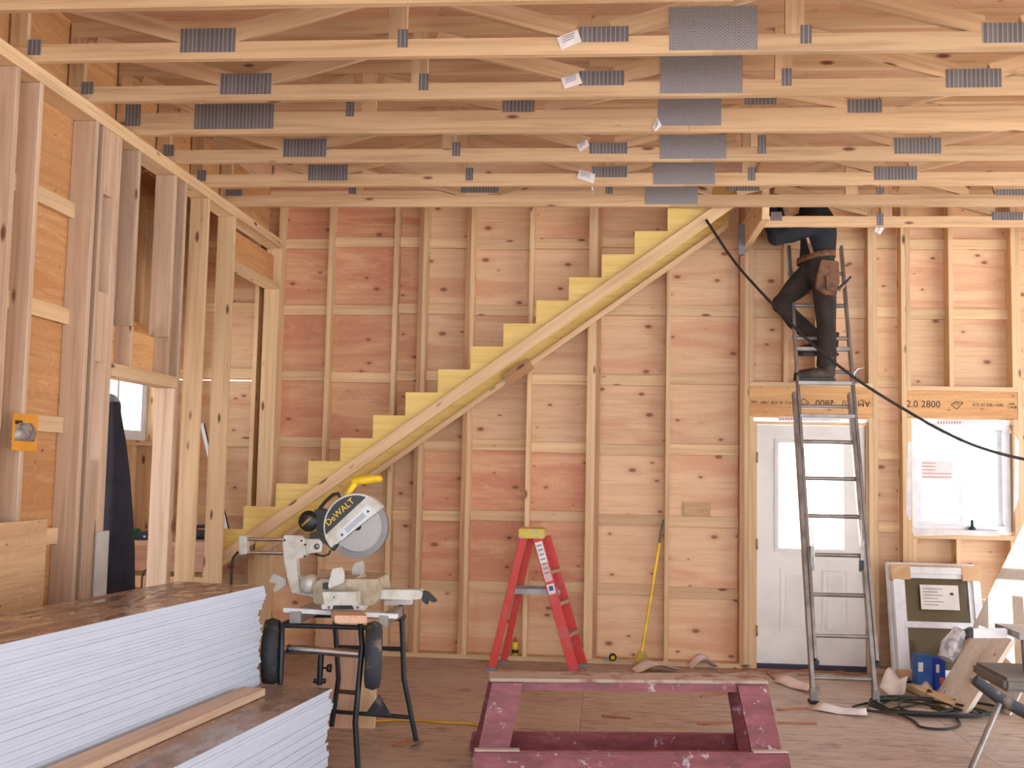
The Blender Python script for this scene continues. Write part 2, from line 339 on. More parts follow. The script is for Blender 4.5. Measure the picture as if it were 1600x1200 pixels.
edges = sorted([(-1.05, -.67), (-.632, -.12), (.123, .55), (.588, 1.155), (1.193, 1.385), (1.462, 1.815), (1.893, 2.385), (2.423, 2.915), (3.031, 3.606), (3.644, 4.246), (5.417, 5.62), (6.62, 7.19), (7.228, 7.80), (7.838, XR-.04)])
for a, b in edges:
    for k, z in enumerate(ROWS):
        dz = .012*math.sin(a*3+k)
        box('blocking', wb, PINE, a, b, .102, .1395, z-.0445+dz, z+.0445+dz)
for a, b in ((4.363, 4.62), (4.658, 4.89), (4.928, 5.340), (5.698, 6.02), (6.058, 6.543)):
    for z in (ROWS[4], ROWS[5]): box('blocking', wb, PINE, a, b, .102, .1395, z-.0445, z+.0445)
# sheathing sheets, 1.22 m courses with the joint on a blocking row, openings left free
courses = [(-.25, .627), (.627, 1.858), (1.858, 3.085), (3.085, 4.30)]
cols = [(-1.19, -.101, PLY), (-.101, 1.404, PLY_RED), (1.404, 2.934, PLY), (2.934, 4.265, PLY), (4.265, 5.62, PLY), (5.62, 6.60, PLY), (6.60, 8.44, PLY)]
for ci, (x0, x1, mt) in enumerate(cols):
    for ri, (z0, z1) in enumerate(courses if ci else [(-.25, 1.188), (1.188, 2.422), (2.422, 4.30)]):
        g = .0035 if ci == 0 else .001
        m = mt
        if ci == 1 and ri < 2: m = PLY
        if ci == 2 and ri in (1, 2): m = PLY_RED if ri == 1 else PLY
        def sh(a, b, c, d):
            if b-a > .005 and d-c > .005: panel('sheathing_panel', wb, m, a+.001, b-.001, .1405, .155, c+g, d-g)
        holes = {4: (4.364, 5.339, -.05, 2.155), 5: (5.70, 6.54, 1.182, 2.166)}.get(ci)
        if not holes: sh(x0, x1, z0, z1); continue
        hx0, hx1, hz0, hz1 = holes; a, b = max(z0, hz0), min(z1, hz1)
        if a >= b: sh(x0, x1, z0, z1); continue
        def sh2(p, q, c, d):
            if q-p > .005 and d-c > .005: panel('sheathing_panel', wb, m, p, q, .1405, .155, c, d)
        sh2(x0+.001, x1-.001, z0+g, a); sh2(x0+.001, x1-.001, b, z1-g); sh2(x0+.001, hx0, a, b); sh2(hx1, x1-.001, a, b)
# lower rim outside so that no light leaks under the wall
box('rim_board', wb, PINE_DARK, -1.19, XR, .1405, .16, -.30, -.252)
chip = box('scrap_block', wb, PLY_PALE, *sorted((W(1068, 800, 'Y', .13).x, W(1110, 800, 'Y', .13).x)), .118, .139, W(1090, 806, 'Y', .13).z, W(1090, 785, 'Y', .13).z)

# ---- exterior door
dr = struct('door_1', (4.86, .07, 0))
D0, D1, DZ0, DZ1, DY0, DY1 = 4.399, 5.317, .045, 2.090, .05, .095
GX0, GX1, GZ0, GZ1 = W(1213, 770, 'Y', .05).x, W(1322, 770, 'Y', .05).x, W(1265, 861, 'Y', .05).z, W(1265, 689, 'Y', .05).z
DOORW = plain('white_steel_door', (238, 233, 226), .45, scale=2)
slab = MB().box(D0, GX0, DY0, DY1, DZ0, DZ1).box(GX1, D1, DY0, DY1, DZ0, DZ1).box(GX0, GX1, DY0, DY1, DZ0, GZ0).box(GX0, GX1, DY0, DY1, GZ1, DZ1).obj('door_slab', DOORW, dr)
def ring(x0, x1, z0, z1, w, y0, y1): return MB().box(x0-w, x1+w, y0, y1, z1, z1+w).box(x0-w, x1+w, y0, y1, z0-w, z0).box(x0-w, x0, y0, y1, z0, z1).box(x1, x1+w, y0, y1, z0, z1)
ring(GX0+.02, GX1-.02, GZ0+.02, GZ1-.02, .035, DY0-.012, DY0-.0005).obj('glass_trim', DOORW, slab)
FILM, nt_, b_ = newmat('white_filmed_glass'); nt_.nodes.remove(b_)
_tl = N(nt_, 'ShaderNodeBsdfTranslucent'); _tl.inputs[0].default_value = (.86, .88, .9, 1); _df = N(nt_, 'ShaderNodeBsdfDiffuse'); _df.inputs[0].default_value = (.8, .8, .8, 1); _mx = N(nt_, 'ShaderNodeMixShader'); _mx.inputs[0].default_value = .2
nt_.links.new(_tl.outputs[0], _mx.inputs[1]); nt_.links.new(_df.outputs[0], _mx.inputs[2]); nt_.links.new(_mx.outputs[0], nt_.nodes['Material Output'].inputs[0])
MB().box(GX0, GX1, .068, .074, GZ0, GZ1).obj('glass_pane', FILM, dr)
for a, b in ((1222, 1258), (1287, 1322)):
    x0, x1 = W(a, 940, 'Y', .05).x, W(b, 940, 'Y', .05).x; z0, z1 = W(1265, 987, 'Y', .05).z, W(1265, 893, 'Y', .05).z
    ring(x0, x1, z0, z1, .014, DY0-.006, DY0-.0005).obj('raised_panel', DOORW, slab)
    MB().box(x0+.03, x1-.03, DY0-.004, DY0-.0005, z0+.03, z1-.03).obj('raised_panel', DOORW, slab)
for x0, x1, z0, z1 in ((4.364, 4.396, .0, 2.12), (5.320, 5.339, .0, 2.12), (4.396, 5.320, 2.094, 2.12)): box('jamb', dr, PINE, x0, x1, .02, .145, z0, z1)
box('threshold', dr, plain('dark_threshold', (52, 46, 66), .5), 4.396, 5.320, .03, .15, .0, .043)
for z in (W(1184, 715, 'Y', .04).z, W(1184, 850, 'Y', .04).z, W(1184, 985, 'Y', .04).z): MB().lathe((4.3975, .012, z-.045), (0, 0, 1), [(0, .0), (0, .007), (.09, .007), (.09, 0)], 8).obj('hinge', plain('brass', (196, 160, 90), .35, .8), dr)
# ---- sliding window in the back wall
def vinyl_window(name, ax, a0, a1, z0, z1, d0, d1, inner=1, label=None):
    """ax 'X': runs along X, depth in Y;  ax 'Y': runs along Y, depth in X"""
    r = struct(name, ((a0+a1)/2, d0, z0) if ax == 'X' else (d0, (a0+a1)/2, z0))
    def bx(nm, m, u0, u1, w0, w1, e0, e1):
        if ax == 'X': return MB().box(u0, u1, e0, e1, w0, w1).obj(nm, m, r)
        return MB().box(e0, e1, u0, u1, w0, w1).obj(nm, m, r)
    w = .05; mid = (a0+a1)/2
    for u0, u1, w0, w1 in ((a0, a1, z1-w, z1), (a0, a1, z0, z0+w), (a0, a0+w, z0+w, z1-w), (a1-w, a1, z0+w, z1-w)): bx('window_frame', WHITE, u0, u1, w0, w1, d0, d1)
    e = (d1-d0)
    for (u0, u1, o) in ((a0+w, mid+.02, .15), (mid-.02, a1-w, .55)):
        s0, s1 = d0+e*o, d0+e*(o+.3)
        for p0, p1, q0, q1 in ((u0, u1, z1-w-.035, z1-w), (u0, u1, z0+w, z0+w+.035), (u0, u0+.035, z0+w+.035, z1-w-.035), (u1-.035, u1, z0+w+.035, z1-w-.035)): bx('sash', WHITE, p0, p1, q0, q1, s0, s1)
        bx('window_pane', GLASS, u0+.035, u1-.035, z0+w+.035, z1-w-.035, (s0+s1)/2-.002, (s0+s1)/2+.002)
    return r
w1 = vinyl_window('window_1', 'X', 5.71, 6.53, 1.205, 2.125, .055, .175)
stk = W(1462, 735, 'Y', .062)
lab = MB().box(stk.x-.12, stk.x+.14, .0655, .0665, stk.z-.075, stk.z+.085).obj('paper_label', PAPER, w1)
for k in range(5): MB().box(stk.x-.11+.0*k, stk.x+(.0 if k < 3 else .13), .0645, .0654, stk.z+.06-.03*k, stk.z+.066-.03*k).obj('print_line', WRAPRED, lab)
def flap(pts, Y, par, txt=None, c=None):
    MB().prism([W(x, y, 'Y', Y) for x, y in pts], (0, .0015, 0)).obj('housewrap_flap', PAPER, par)
    if txt:                                   # faded red print, no longer legible
        for k in range(txt): q = W(c[0]+4.2*k, c[1], 'Y', Y-.0006); MB().prism([q+V((-.006, 0, -.012)), q+V((.004, 0, -.012)), q+V((.010, 0, .012)), q+V((.0, 0, .012))], (0, .0005, 0)).obj('print_mark', WRAPRED, par)
flap([(1457, 664), (1466, 655), (1562, 656), (1572, 664)], -.001, w1, 9, (1466, 660))
flap([(1424, 690), (1418, 690), (1416, 800), (1420, 812), (1424, 812)], -.001, w1)
flap([(1586, 680), (1592, 690), (1592, 780), (1584, 800)], -.001, w1)
flap([(1428, 838), (1424, 826), (1570, 830), (1560, 838), (1490, 836)], -.001, w1)
flap([(1212, 657), (1218, 651), (1310, 653), (1316, 658)], -.001, dr, 6, (1219, 654.5))
# what lies on that sill
sz = 1.2055
b = thing('sill_bottle', 'small dark green bottle standing on the sill of the big window', 'bottle', W(1519, 828, 'Y', .03))
p = W(1519, 828, 'Y', .03); p.z = 1.181
MB().lathe(p, (0, 0, 1), [(0, 0), (0, .03), (.055, .03), (.075, .012), (.11, .011), (.11, 0)], 16).obj('bottle_body', plain('dark_green_glass', (38, 52, 50), .2), b)
MB().lathe(p+V((0, 0, .11)), (0, 0, 1), [(0, 0), (0, .012), (.018, .012), (.018, 0)], 12).obj('bottle_cap', BLACK, b)
for x, wd, nm in ((1484, .11, 'wood_chip'), (1474, .07, 'wood_chip'), (1497, .08, 'wood_chip')):
    q = W(x, 828, 'Y', .03); tag(MB().box(q.x-wd/2, q.x+wd/2, .01, .045, 1.181, 1.20+.02*wd*8).obj(nm, PINE_RED), 'reddish offcut of wood lying on the sill of the big window', 'offcut', 'offcuts on the window sill')
tag(board('pry_bar', None, BLACKPAINT, W(1505, 829, 'Y', .015)*1.0, W(1558, 830, 'Y', .015), .012, .012, (0, 0, 1)), 'thin black bar lying on the window sill beside the bottle', 'bar')

# ---- right-hand and upper enclosure
wr = struct('wall_right')
for j in range(9):                                        # wide unseen opening added in this wall, lets daylight onto the floor
    y0, y1 = .15-1.22*(j+1), .15-1.22*j-.002
    panel('sheathing_panel', wr, PLY, XR, XR+.015, y0, y1, -.3 if j in (0, 6, 7, 8) else 3.2, TOPZ+.02)
ce = struct('ceiling')
for j in range(9):
    for i in range(4):
        x0, x1 = .0+2.15*i, .0+2.15*(i+1)-.002; y0, y1 = .15-1.22*(j+1), .15-1.22*j-.002
        if j == 0:
            if x1 < 4.25: continue
            x0 = max(x0, 4.29); 
        panel('deck_sheet', ce, DECK, x0, x1, y0, y1, TOPZ, TOPZ+.018)
up = struct('wall_upper')
panel('sheathing_panel', up, PLY, -.05, 8.5, .1405, .155, 4.301, 6.5)
panel('sheathing_panel', up, PLY, -.065, -.05, -10.85, .155, TOPZ, 6.5); panel('sheathing_panel', up, PLY, 8.5, 8.515, -10.85, .155, TOPZ, 6.5)
panel('roof_sheet', up, DECK, -.1, 8.55, -10.9, .2, 6.5, 6.52)

# ---- left wall: stud partition towards the side room, sheathed outer wall nearer the opening
XL0, XL1 = -.01, .13
wl = struct('wall_left')
def yl(px, py): return W(px, py, 'X', XL1).y
def lst(y0, z0, z1, m=PINE_GREY, y1=None, x0=XL0, x1=XL1): return box('stud', wl, m, x0, x1, y0, y1 or y0+T, z0, z1, .003)
HP = 3.693; ZS = HP-.077
s2 = yl(43, 500); s3 = yl(135, 500); s4 = yl(147, 500); s5 = yl(168.5, 500); s9 = yl(281, 500)
for y in (s2-.225, s2, s3, s4, s5, s5+.039, s2-.83, s2-1.44, s2-2.05, s2-2.66, s2-3.27, s2-3.88, s2-4.49, s2-5.1, s2-5.71): lst(y, .038, ZS)
lst(s9, .038, ZS)
lst(s9-.039, .038, 2.168)
p1 = yl(309.5, 700); p2 = yl(352.6, 700)
lst(p1, .038, ZS, PINE); lst(p2, .038, ZS, PINE); lst(-.040, .038, ZS, PINE); lst(-.080, .038, 3.24, PINE)
# door-size opening between the stud pack and the king stud
oy0, oy1 = s5+.078, s9-.0005
box('header_plate', wl, PINE, XL0, XL1, oy0, oy1, 2.170, 2.208); box('header_plate', wl, PINE, XL0, XL1, oy0, oy1, 2.209, 2.247)
box('opening_header', wl, LVL, XL0, XL0+.04, oy0, oy1, 2.248, 2.50)
s7 = yl(205, 500); s8 = yl(264, 500)
for y in (s7, s8): lst(y, 2.501, ZS); box('cripple', wl, PINE_GREY, XL0+.041, XL1, y, y+T, 2.248, 2.50)
box('blocking', wl, PINE_GREY, XL0+.05, XL1-.012, s4+T+.0005, s5-.0005, W(175, 312, 'X', .1).z, W(178, 207, 'X', .1).z)
box('blocking', wl, PINE_GREY, XL0+.05, XL1-.012, s4+T+.0005, s5-.0005, W(160, 567, 'X', .1).z, W(165, 460, 'X', .1).z)
box('blocking', wl, PINE_GREY, XL0+.05, XL1-.012, s4+T+.0005, s5-.0005, .30, W(155, 722, 'X', .1).z)
# stair opening header at the far end
box('opening_header', wl, PLY_ORANGE, .03, .07, p2+T+.001, -.082, 3.279, 3.54); box('header_plate', wl, PINE, XL0, XL1, p2+T+.001, -.0805, 3.241, 3.278)
box('sole_plate', wl, PINE_GREY, XL0, XL1, -10.8, s5+.08, 0, .038); box('sole_plate', wl, PINE_GREY, XL0, XL1, s9-.04, -.001, 0, .038)
box('top_plate', wl, PINE, XL0, XL1, -10.8, -.001, HP-.076, HP-.0385); box('top_plate', wl, PINE, XL0, XL1, -10.8, -.001, HP-.0375, HP)
bays = [(s2-.225+T, s2), (s2+T, s3)] + [(s2-.83-.61*k+T, s2-(.225 if k == 0 else .83+.61*(k-1))) for k in range(8)]
for a, b in bays:
    for z in ROWS[:5]: box('blocking', wl, PINE, XL0, XL0+T, a+.001, b-.001, z-.0445, z+.0445)
yy = [-10.85, -9.6, -8.4, -7.2, -5.97, -4.75, s4+.02]
for a, b in zip(yy, yy[1:]):
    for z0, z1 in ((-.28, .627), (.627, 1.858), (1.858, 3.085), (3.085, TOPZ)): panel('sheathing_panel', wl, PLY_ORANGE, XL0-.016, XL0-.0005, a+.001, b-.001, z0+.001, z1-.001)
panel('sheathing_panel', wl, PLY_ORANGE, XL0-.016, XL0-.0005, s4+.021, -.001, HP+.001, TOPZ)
# ---- side room beyond the partition
ws = struct('wall_side_room')
SX = -.95
for y in (-.04, -.165, -1.32, -1.36, -1.93, -2.54, -3.15): box('stud', ws, PINE, SX-.14, SX, y, y+T, .038, 3.95)
for y in (-.56, -1.0): box('stud', ws, PINE, SX-.14, SX, y, y+T, .038, 1.80); box('stud', ws, PINE, SX-.14, SX, y, y+T, 2.86, 3.95)
box('sill_plate', ws, PINE, SX-.14, SX, -1.281, -.166, 1.802, 1.84); box('window_header', ws, LVL, SX-.05, SX-.01, -1.281, -.166, 2.74, 2.858)
box('sole_plate', ws, PINE, SX-.14, SX, -3.5, -.001, 0, .038); box('top_plate', ws, PINE, SX-.14, SX, -3.5, -.001, 3.952, 3.99)
for y0, y1, z0, z1 in ((-3.5, -1.29, -.28, 4.27), (-.06, .14, -.28, 4.27), (-1.29, -.06, -.28, 1.84), (-1.29, -.06, 2.74, 4.27)): panel('sheathing_panel', ws, PLY, SX-.156, SX-.141, y0+.0005, y1-.0005, z0, z1)
panel('sheathing_panel', ws, PLY, SX-.156, XL0-.017, -3.516, -3.501, 2.12, 4.9)      # unseen doorway added below, a guess, to light the posts
panel('sheathing_panel', ws, PLY, SX-.156, SX+.06, -3.516, -3.501, -.28, 2.118); panel('sheathing_panel', ws, PLY, XL0-.09, XL0-.017, -3.516, -3.501, -.28, 2.118)
w2 = vinyl_window('window_2', 'Y', -1.28, -.17, 1.845, 2.735, SX-.135, SX-.065)
cs = struct('ceiling_side_room')
sl = .64
def roofz(x): return 4.19+sl*(x+1.24)
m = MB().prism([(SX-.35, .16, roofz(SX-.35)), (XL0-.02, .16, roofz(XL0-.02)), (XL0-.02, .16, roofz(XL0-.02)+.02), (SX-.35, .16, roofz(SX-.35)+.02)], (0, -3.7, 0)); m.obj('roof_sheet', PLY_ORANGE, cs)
for y in (.05, -.55, -1.16, -1.77, -2.38, -2.99):
    board('rafter', cs, PINE, (SX-.3, y, roofz(SX-.3)-.085), (XL0-.03, y, roofz(XL0-.03)-.085), .14, T, (0, 0, 1))
panel('gable_sheathing', cs, PLY, SX-.14, XL0-.02, .1405, .155, 4.301, 4.98); 

# ================================================================== FLOOR TRUSSES
ORD = ['first', 'second', 'third', 'fourth', 'fifth', 'sixth', 'seventh', 'eighth']
def truss(k, joints_px, plates, bigs, smalls, bc=.089, x_end=XR-.02):
    yb = -1.265-.61*k; yf = yb-T; ym = (yb+yf)/2
    lab = ('open-web floor truss with an extra deep bottom chord, %s out from the stairwell' if bc > .1 else 'open-web floor truss of pale 2x4s, %s one out from the stairwell') % ORD[k]
    t = thing('floor_truss', lab, 'truss', (XL1, ym, HP), 'floor trusses overhead')
    zt = TOPZ-.0005; zc0 = zt-.089
    jx = [W(x, 60, 'Y', yf).x for x in joints_px] if joints_px else []
    j0 = (jx[0] if jx else 1.13)
    sp = (jx[-1]-jx[0])/(len(jx)-1) if len(jx) > 1 else 1.905
    x0 = XL0+.01
    # chords are two boards butted under the big splice plate
    xs = W((bigs[0][0]+bigs[0][2])/2, 100, 'Y', yf).x if bigs else 3.6
    box('bottom_chord', t, PINE_TRUSS, x0, xs-.001, yf, yb, HP+.0005, HP+bc); box('bottom_chord', t, PINE_TRUSS, xs+.001, x_end, yf, yb, HP+.0005, HP+bc)
    box('top_chord', t, PINE_TRUSS, x0, xs-.6, yf, yb, zc0, zt); box('top_chord', t, PINE_TRUSS, xs-.598, x_end, yf, yb, zc0, zt)
    box('web', t, PINE_TRUSS, x0, x0+.089, yf, yb, HP+bc+.001, zc0-.001)
    n = 0; xj = j0
    while xj - sp > .4: xj -= sp
    v = xj - sp/2
    if v > .5: box('web', t, PINE_TRUSS, v-.0445, v+.0445, yf, yb, HP+bc+.001, zc0-.001)
    while xj < x_end:
        for s in (-1, 1):
            xt = xj+s*(sp/2-.09)
            if xt < x0+.15: xt = x0+.15
            if xt > x_end: continue
            a = V((xj+s*.09, ym, HP+bc+.03)); b = V((xt, ym, zc0-.035))
            d = (b-a).normalized(); 
            board('web', t, PINE_TRUSS, a, b, .089, T-.004, (0, 0, 1))
        v = xj+sp/2
        if v < x_end-.05: box('web', t, PINE_TRUSS, v-.0445, v+.0445, yf, yb, HP+bc+.001, zc0-.001)
        xj += sp
    def plate(nm, r, mat, th=.002):
        a = W(r[0], r[1], 'Y', yf-.001); b = W(r[2], r[3], 'Y', yf-.001)
        c = (a+b)/2; box_ = board(nm, t, mat, (a.x, yf-th/2-.0003, c.z), (b.x, yf-th/2-.0003, c.z), abs(a.z-b.z), th, (0, 0, 1)); return box_
    for r in plates: plate('connector_plate', r, PLATE_S)
    for r in bigs: plate('splice_plate', r, PLATE)
    for r in smalls: plate('connector_plate', r, PLATE_S)
    return t, yf
def slip(t, yf, quad, name='paper_tag'):
    pts = [W(x, y, 'Y', yf-.006-.004*(i % 2)) for i, (x, y) in enumerate(quad)]
    o = MB().prism(pts, (0, .0008, 0)).obj(name, PAPER, t)
    c = sum(pts, V())/4; xd = (pts[1]-pts[0])
    for k in range(3):
        q = c + V((0, -.0065, .022-.012*k)); MB().bar(q-xd*.32, q+xd*.25, .003, .0006, (0, 0, 1)).obj('print_line', plain('grey_ink', (120, 118, 140), .8) if 'grey_ink' not in bpy.data.materials else bpy.data.materials['grey_ink'], o)
    return o
TR = {
 0: ((750,), [(720, 290, 780, 301), (1135, 290, 1187, 298), (352, 296, 378, 306), (1556, 296, 1600, 305), (150, 290, 151, 291)][:4], [(1008, 292, 1090, 319)], [(545, 293, 556, 303), (946, 291, 957, 303), (1369, 293, 1381, 303)]),
 1: ((513, 952, 1399), [(482, 257, 543, 282), (925, 260, 980, 277), (1366, 260, 1433, 281), (308, 266, 322, 283)], [(1021, 253, 1117, 288)], [(728, 262, 739, 282), (1169, 261, 1180, 282)]),
 2: ((475, 951, 1433), [(443, 217, 510, 245), (921, 223, 980, 240), (1397, 215, 1471, 240), (255, 226, 272, 244)], [(1031, 211, 1135, 248)], [(707, 222, 719, 244), (1184, 211, 1197, 240)]),
 3: ((335, 810, 1352), [(305, 163, 427, 201), (786, 156, 835, 175), (1325, 155, 1378, 176), (197, 163, 219, 197), (1163, 152, 1213, 163)], [(1028, 154, 1127, 196)], [(541, 158, 553, 182)]),
 4: ((385, 940, 1521), [(345, 115, 424, 147), (905, 111, 975, 133), (1478, 108, 1565, 136), (127, 128, 146, 147)], [(1032, 86, 1160, 145)], [(655, 115, 669, 141), (1222, 107, 1237, 134)]),
 5: ((325, 943, 1568), [(283, 45, 367, 81), (905, 42, 982, 65), (1535, 36, 1622, 66), (44, 62, 64, 86)], [(1046, 11, 1184, 77)], [(622, 46, 637, 74), (1251, 39, 1268, 68)]),
}
for k in range(6):
    t, yf = truss(k, *TR[k], bc=.14 if k == 3 else .089)
    if k == 5: slip(t, yf, [(870, 59), (902, 46), (909, 65), (877, 78)])
    if k == 4: slip(t, yf, [(876, 122), (904, 114), (910, 130), (882, 139)])
    if k == 3: slip(t, yf, [(1020, 199), (1027, 183), (1034, 196), (1024, 206)])
    if k == 2: slip(t, yf, [(900, 226), (917, 217), (921, 228), (906, 237)])
    if k == 1: slip(t, yf, [(905, 265), (930, 272), (928, 287), (901, 278)])
for k in (6, 7): truss(k, (), [], [], [])
# short truss that carries the floor beyond the stairwell, and its trimmer board
yb = W(1400, 356, 'Z', HP).y; yf = yb-T; ym = (yb+yf)/2
t = thing('floor_truss', 'short floor truss hung on the stairwell trimmer, passing in front of the worker', 'truss', (4.35, ym, HP), 'floor trusses overhead')
box('bottom_chord', t, PINE_TRUSS, 4.31, XR-.02, yf, yb, HP, HP+.089); box('top_chord', t, PINE_TRUSS, 4.31, XR-.02, yf, yb, TOPZ-.0895, TOPZ-.0005)
for x0 in (4.31, 5.30, 7.2): box('web', t, PINE_TRUSS, x0, x0+.089, yf, yb, HP+.09, TOPZ-.09)
for a, b in (((4.45, 4.02), (5.2, 3.83)), ((5.45, 4.03), (6.2, 3.83)), ((6.45, 3.83), (7.15, 4.03))): board('web', t, PINE_TRUSS, (a[0], ym, a[1]), (b[0], ym, b[1]), .089, T-.004, (0, 0, 1))
for r in ((1370, 333, 1380, 352), (1550, 331, 1598, 344), (1204, 331, 1222, 345)):
    a = W(r[0], r[1], 'Y', yf); b = W(r[2], r[3], 'Y', yf); board('connector_plate', t, PLATE_S, (a.x, yf-.0013, (a.z+b.z)/2), (b.x, yf-.0013, (a.z+b.z)/2), abs(a.z-b.z), .002, (0, 0, 1))
slip(t, yf, [(1366, 361), (1369, 355), (1382, 356), (1375, 367)])
tm = thing('trimmer_board', 'pale board on edge closing the end of the stairwell, with a steel hanger', 'board', (4.27, -.6, 3.62))
box('board_face', tm, PINE, 4.25, 4.305, -1.262, -.002, HP-.09, HP+.16)
MB().box(4.306, 4.3085, yf-.03, yb+.03, HP-.06, HP+.09).box(4.306, 4.36, yf-.003, yf-.0015, HP-.004, HP+.09).obj('joist_hanger', STEEL, tm)
MB().box(4.20, 4.2485, -.25, -.21, HP-.16, HP+.1).obj('joist_hanger', STEEL, tm)

# ================================================================== STAIR STRINGERS
def stringer(yc, label, block=False):
    th = .044; r, run = .1845, .2545
    tx, tz = 3.543, 3.724                                   # top tread corner
    t = thing('stair_stringer', label, 'stringer', (.07, yc, .95), 'stair stringers')
    pts = []; n = 14
    x, z = tx, tz
    pts += [(4.12, tz+r), (tx+run, tz+r), (tx+run, tz)]
    for i in range(n+1):
        pts.append((x, z)); z -= r; pts.append((x, z)); x -= run
        if x < -.02: break
    sl = r/run
    def low(x, off): return tz + (x-tx)*sl - r*1.0 - off
    # last tread runs to the bottom end of the board
    xb = .03
    pts = [p for p in pts if p[0] > xb+.002]
    pts.append((xb, pts[-1][1])); pts.append((xb, low(xb, .175)))
    pts.append((4.12, low(4.12, .175)))
    MB().prism([(p[0], yc-th/2, p[1]) for p in pts], (0, th, 0)).obj('notched_board', YELLOW, t)
    # 2x4 stiffener nailed along the lower face
    o = .12
    nrm = V((-sl, 0, 1)).normalized(); c0 = V((.05, yc-th/2-T/2-.0005, low(.05, o))); c1 = V((4.1, yc-th/2-T/2-.0005, low(4.1, o)))
    if not block: board('stiffener', t, PINE, c0, c1, .089, T, nrm, .003)
    else:
        dn = V((0, 0, -.035)); c0 = c0+dn; c1 = c1+dn; m1 = c0.lerp(c1, .56); m2 = c0.lerp(c1, .585)
        board('stiffener', t, PINE, c0, m1, .045, T, nrm, .003); board('stiffener', t, PINE, m2, c1, .045, T, nrm, .003)
        board('gusset_block', t, PINE_DARK, c0.lerp(c1, .535)+V((0, -.03, .0)), c0.lerp(c1, .588)+V((0, -.03, .0)), .11, .02, nrm)
    return t
stringer(-1.10, 'notched yellow stair stringer with a 2x4 along its face, standing out from the wall')
stringer(-.16, 'notched yellow stair stringer close against the plywood wall, its 2x4 spliced with a block', True)

# ---- landing platform in the side room
pz = W(220, 845, 'Y', -1.25).z
lp = thing('landing_platform', 'rough lumber landing at the foot of the stringers in the side room', 'platform', (-.5, -1.25, 0))
for k in range(6): box('deck_plank', lp, PINE, SX+.002, -.012, -1.25+.2*k, -1.25+.2*k+.197, pz-.036, pz)
box('rim_joist', lp, PINE_RED, SX+.002, -.012, -1.249, -1.212, pz-.23, pz-.037); box('rim_joist', lp, PINE, SX+.002, -.012, -.06, -.025, pz-.23, pz-.037)
box('lower_rail', lp, PINE, SX+.002, -.012, -1.249, -1.212, pz-.36, pz-.27)
for x in (SX+.003, -.052):
    for y in (-1.21, -.1): box('post', lp, PINE, x, x+.04, y, y+.04, .0, pz-.037)
def sit(px, Y): p = W(px, 845, 'Y', Y); p.z = pz+.0005; return p
p = sit(208, -1.1); tag(MB().box(p.x-.03, p.x+.03, -1.14, -1.04, pz+.0005, pz+.085).obj('green_case', GREEN, bevel=.004), 'small green plastic box on the landing platform', 'box')
p = sit(224, -1.1); nb = thing('blue_case', 'dark blue tool case with a pale label on the landing platform', 'case', (p.x, -1.1, pz))
MB().box(p.x-.045, p.x+.065, -1.15, -1.0, pz+.0005, pz+.06).obj('case_body', NAVY, nb, bevel=.004); MB().box(p.x+.02, p.x+.04, -1.1515, -1.1503, pz+.02, pz+.035).obj('case_label', PAPER, nb)
p = sit(314, -.95); pt = thing('power_tool', 'dark grey hand tool lying on the landing behind the bare posts', 'tool', (p.x, -.95, pz))
MB().tube([p+V((-.07, 0, .04)), p+V((.06, 0, .04))], .038, 12).obj('tool_body', RUBBER, pt); MB().tube([p+V((-.03, 0, .06)), p+V((-.06, .02, .1)), p+V((.03, .02, .11))], .016, 8).obj('tool_grip', BLACK, pt)
a = W(352, 832, 'Y', -.35); bb = W(315, 662, 'Y', .06); a.z = pz+.012
st = thing('paint_strip', 'thin white painted strip leaning on the side room back wall', 'strip', a)
a.y = -.3; board('strip_face', st, WHITE, a, bb, .03, .012, (1, 0, 0)); board('strip_edge', st, BLACK, a+V((.02, .01, 0)), bb+V((.02, .01, 0)), .010, .012, (1, 0, 0))
p = sit(308, -.8); tag(MB().tube([W(232, 888, 'Y', -1.30), W(226, 892, 'Y', -1.32), W(222, 902, 'Y', -1.32), W(221, 925, 'Y', -1.32)], .007, 8).obj('drooping_cable', CORD_B), 'short black cord hanging down the front of the landing platform', 'cord')

# ================================================================== MITRE SAW STAND AND SAW
def Sx(px, py, Y): return W(px, py, 'Y', Y)
YF, YB2 = -3.50, -2.86
ST = thing('saw_stand', 'black tubular wheeled stand carrying the mitre saw', 'stand', (1.6, -3.2, 0))
def path(pts): return [Sx(*p) for p in pts]
def leg(pts, r=.016): MB().tube(path(pts), r, 10).obj('leg', BLACKPAINT, ST)
lf = Sx(650, 1157, YB2); ftz = lf.z
leg([(627, 945, YB2), (631, 1060, YB2), (651, 1160, YB2)]); leg([(523, 965, YB2), (529, 1060, YB2), (518, 1135, YB2)])
q = Sx(560, 1195, YF); leg([(563, 975, YF+.05), (566, 1010, YF), (555, 1128, YF), (560, 1214, YF)]); leg([(441, 975, YF+.05), (440, 1010, YF), (436, 1128, YF), (430, 1212, YF)])
def rung(a, b, r=.013, nm='crossbar', m=None): MB().tube(path([a, b]), r, 10).obj(nm, m or BLACKPAINT, ST)
rung((441, 977, YF+.05), (575, 981, YF+.05), .014, 'top_rail'); rung((475, 962, YB2), (632, 963, YB2), .013, 'top_rail'); rung((441, 975, YF+.05), (475, 962, YB2), .013, 'top_rail'); rung((575, 981, YF+.05), (632, 963, YB2), .013, 'top_rail')
rung((529, 1011, YB2), (629, 1014, YB2)); rung((528, 1080, YB2), (560, 1083, YF)); rung((526, 1112, YB2), (641, 1121, YB2)); rung((600, 963, YB2+.0), (632, 970, YB2), .011)
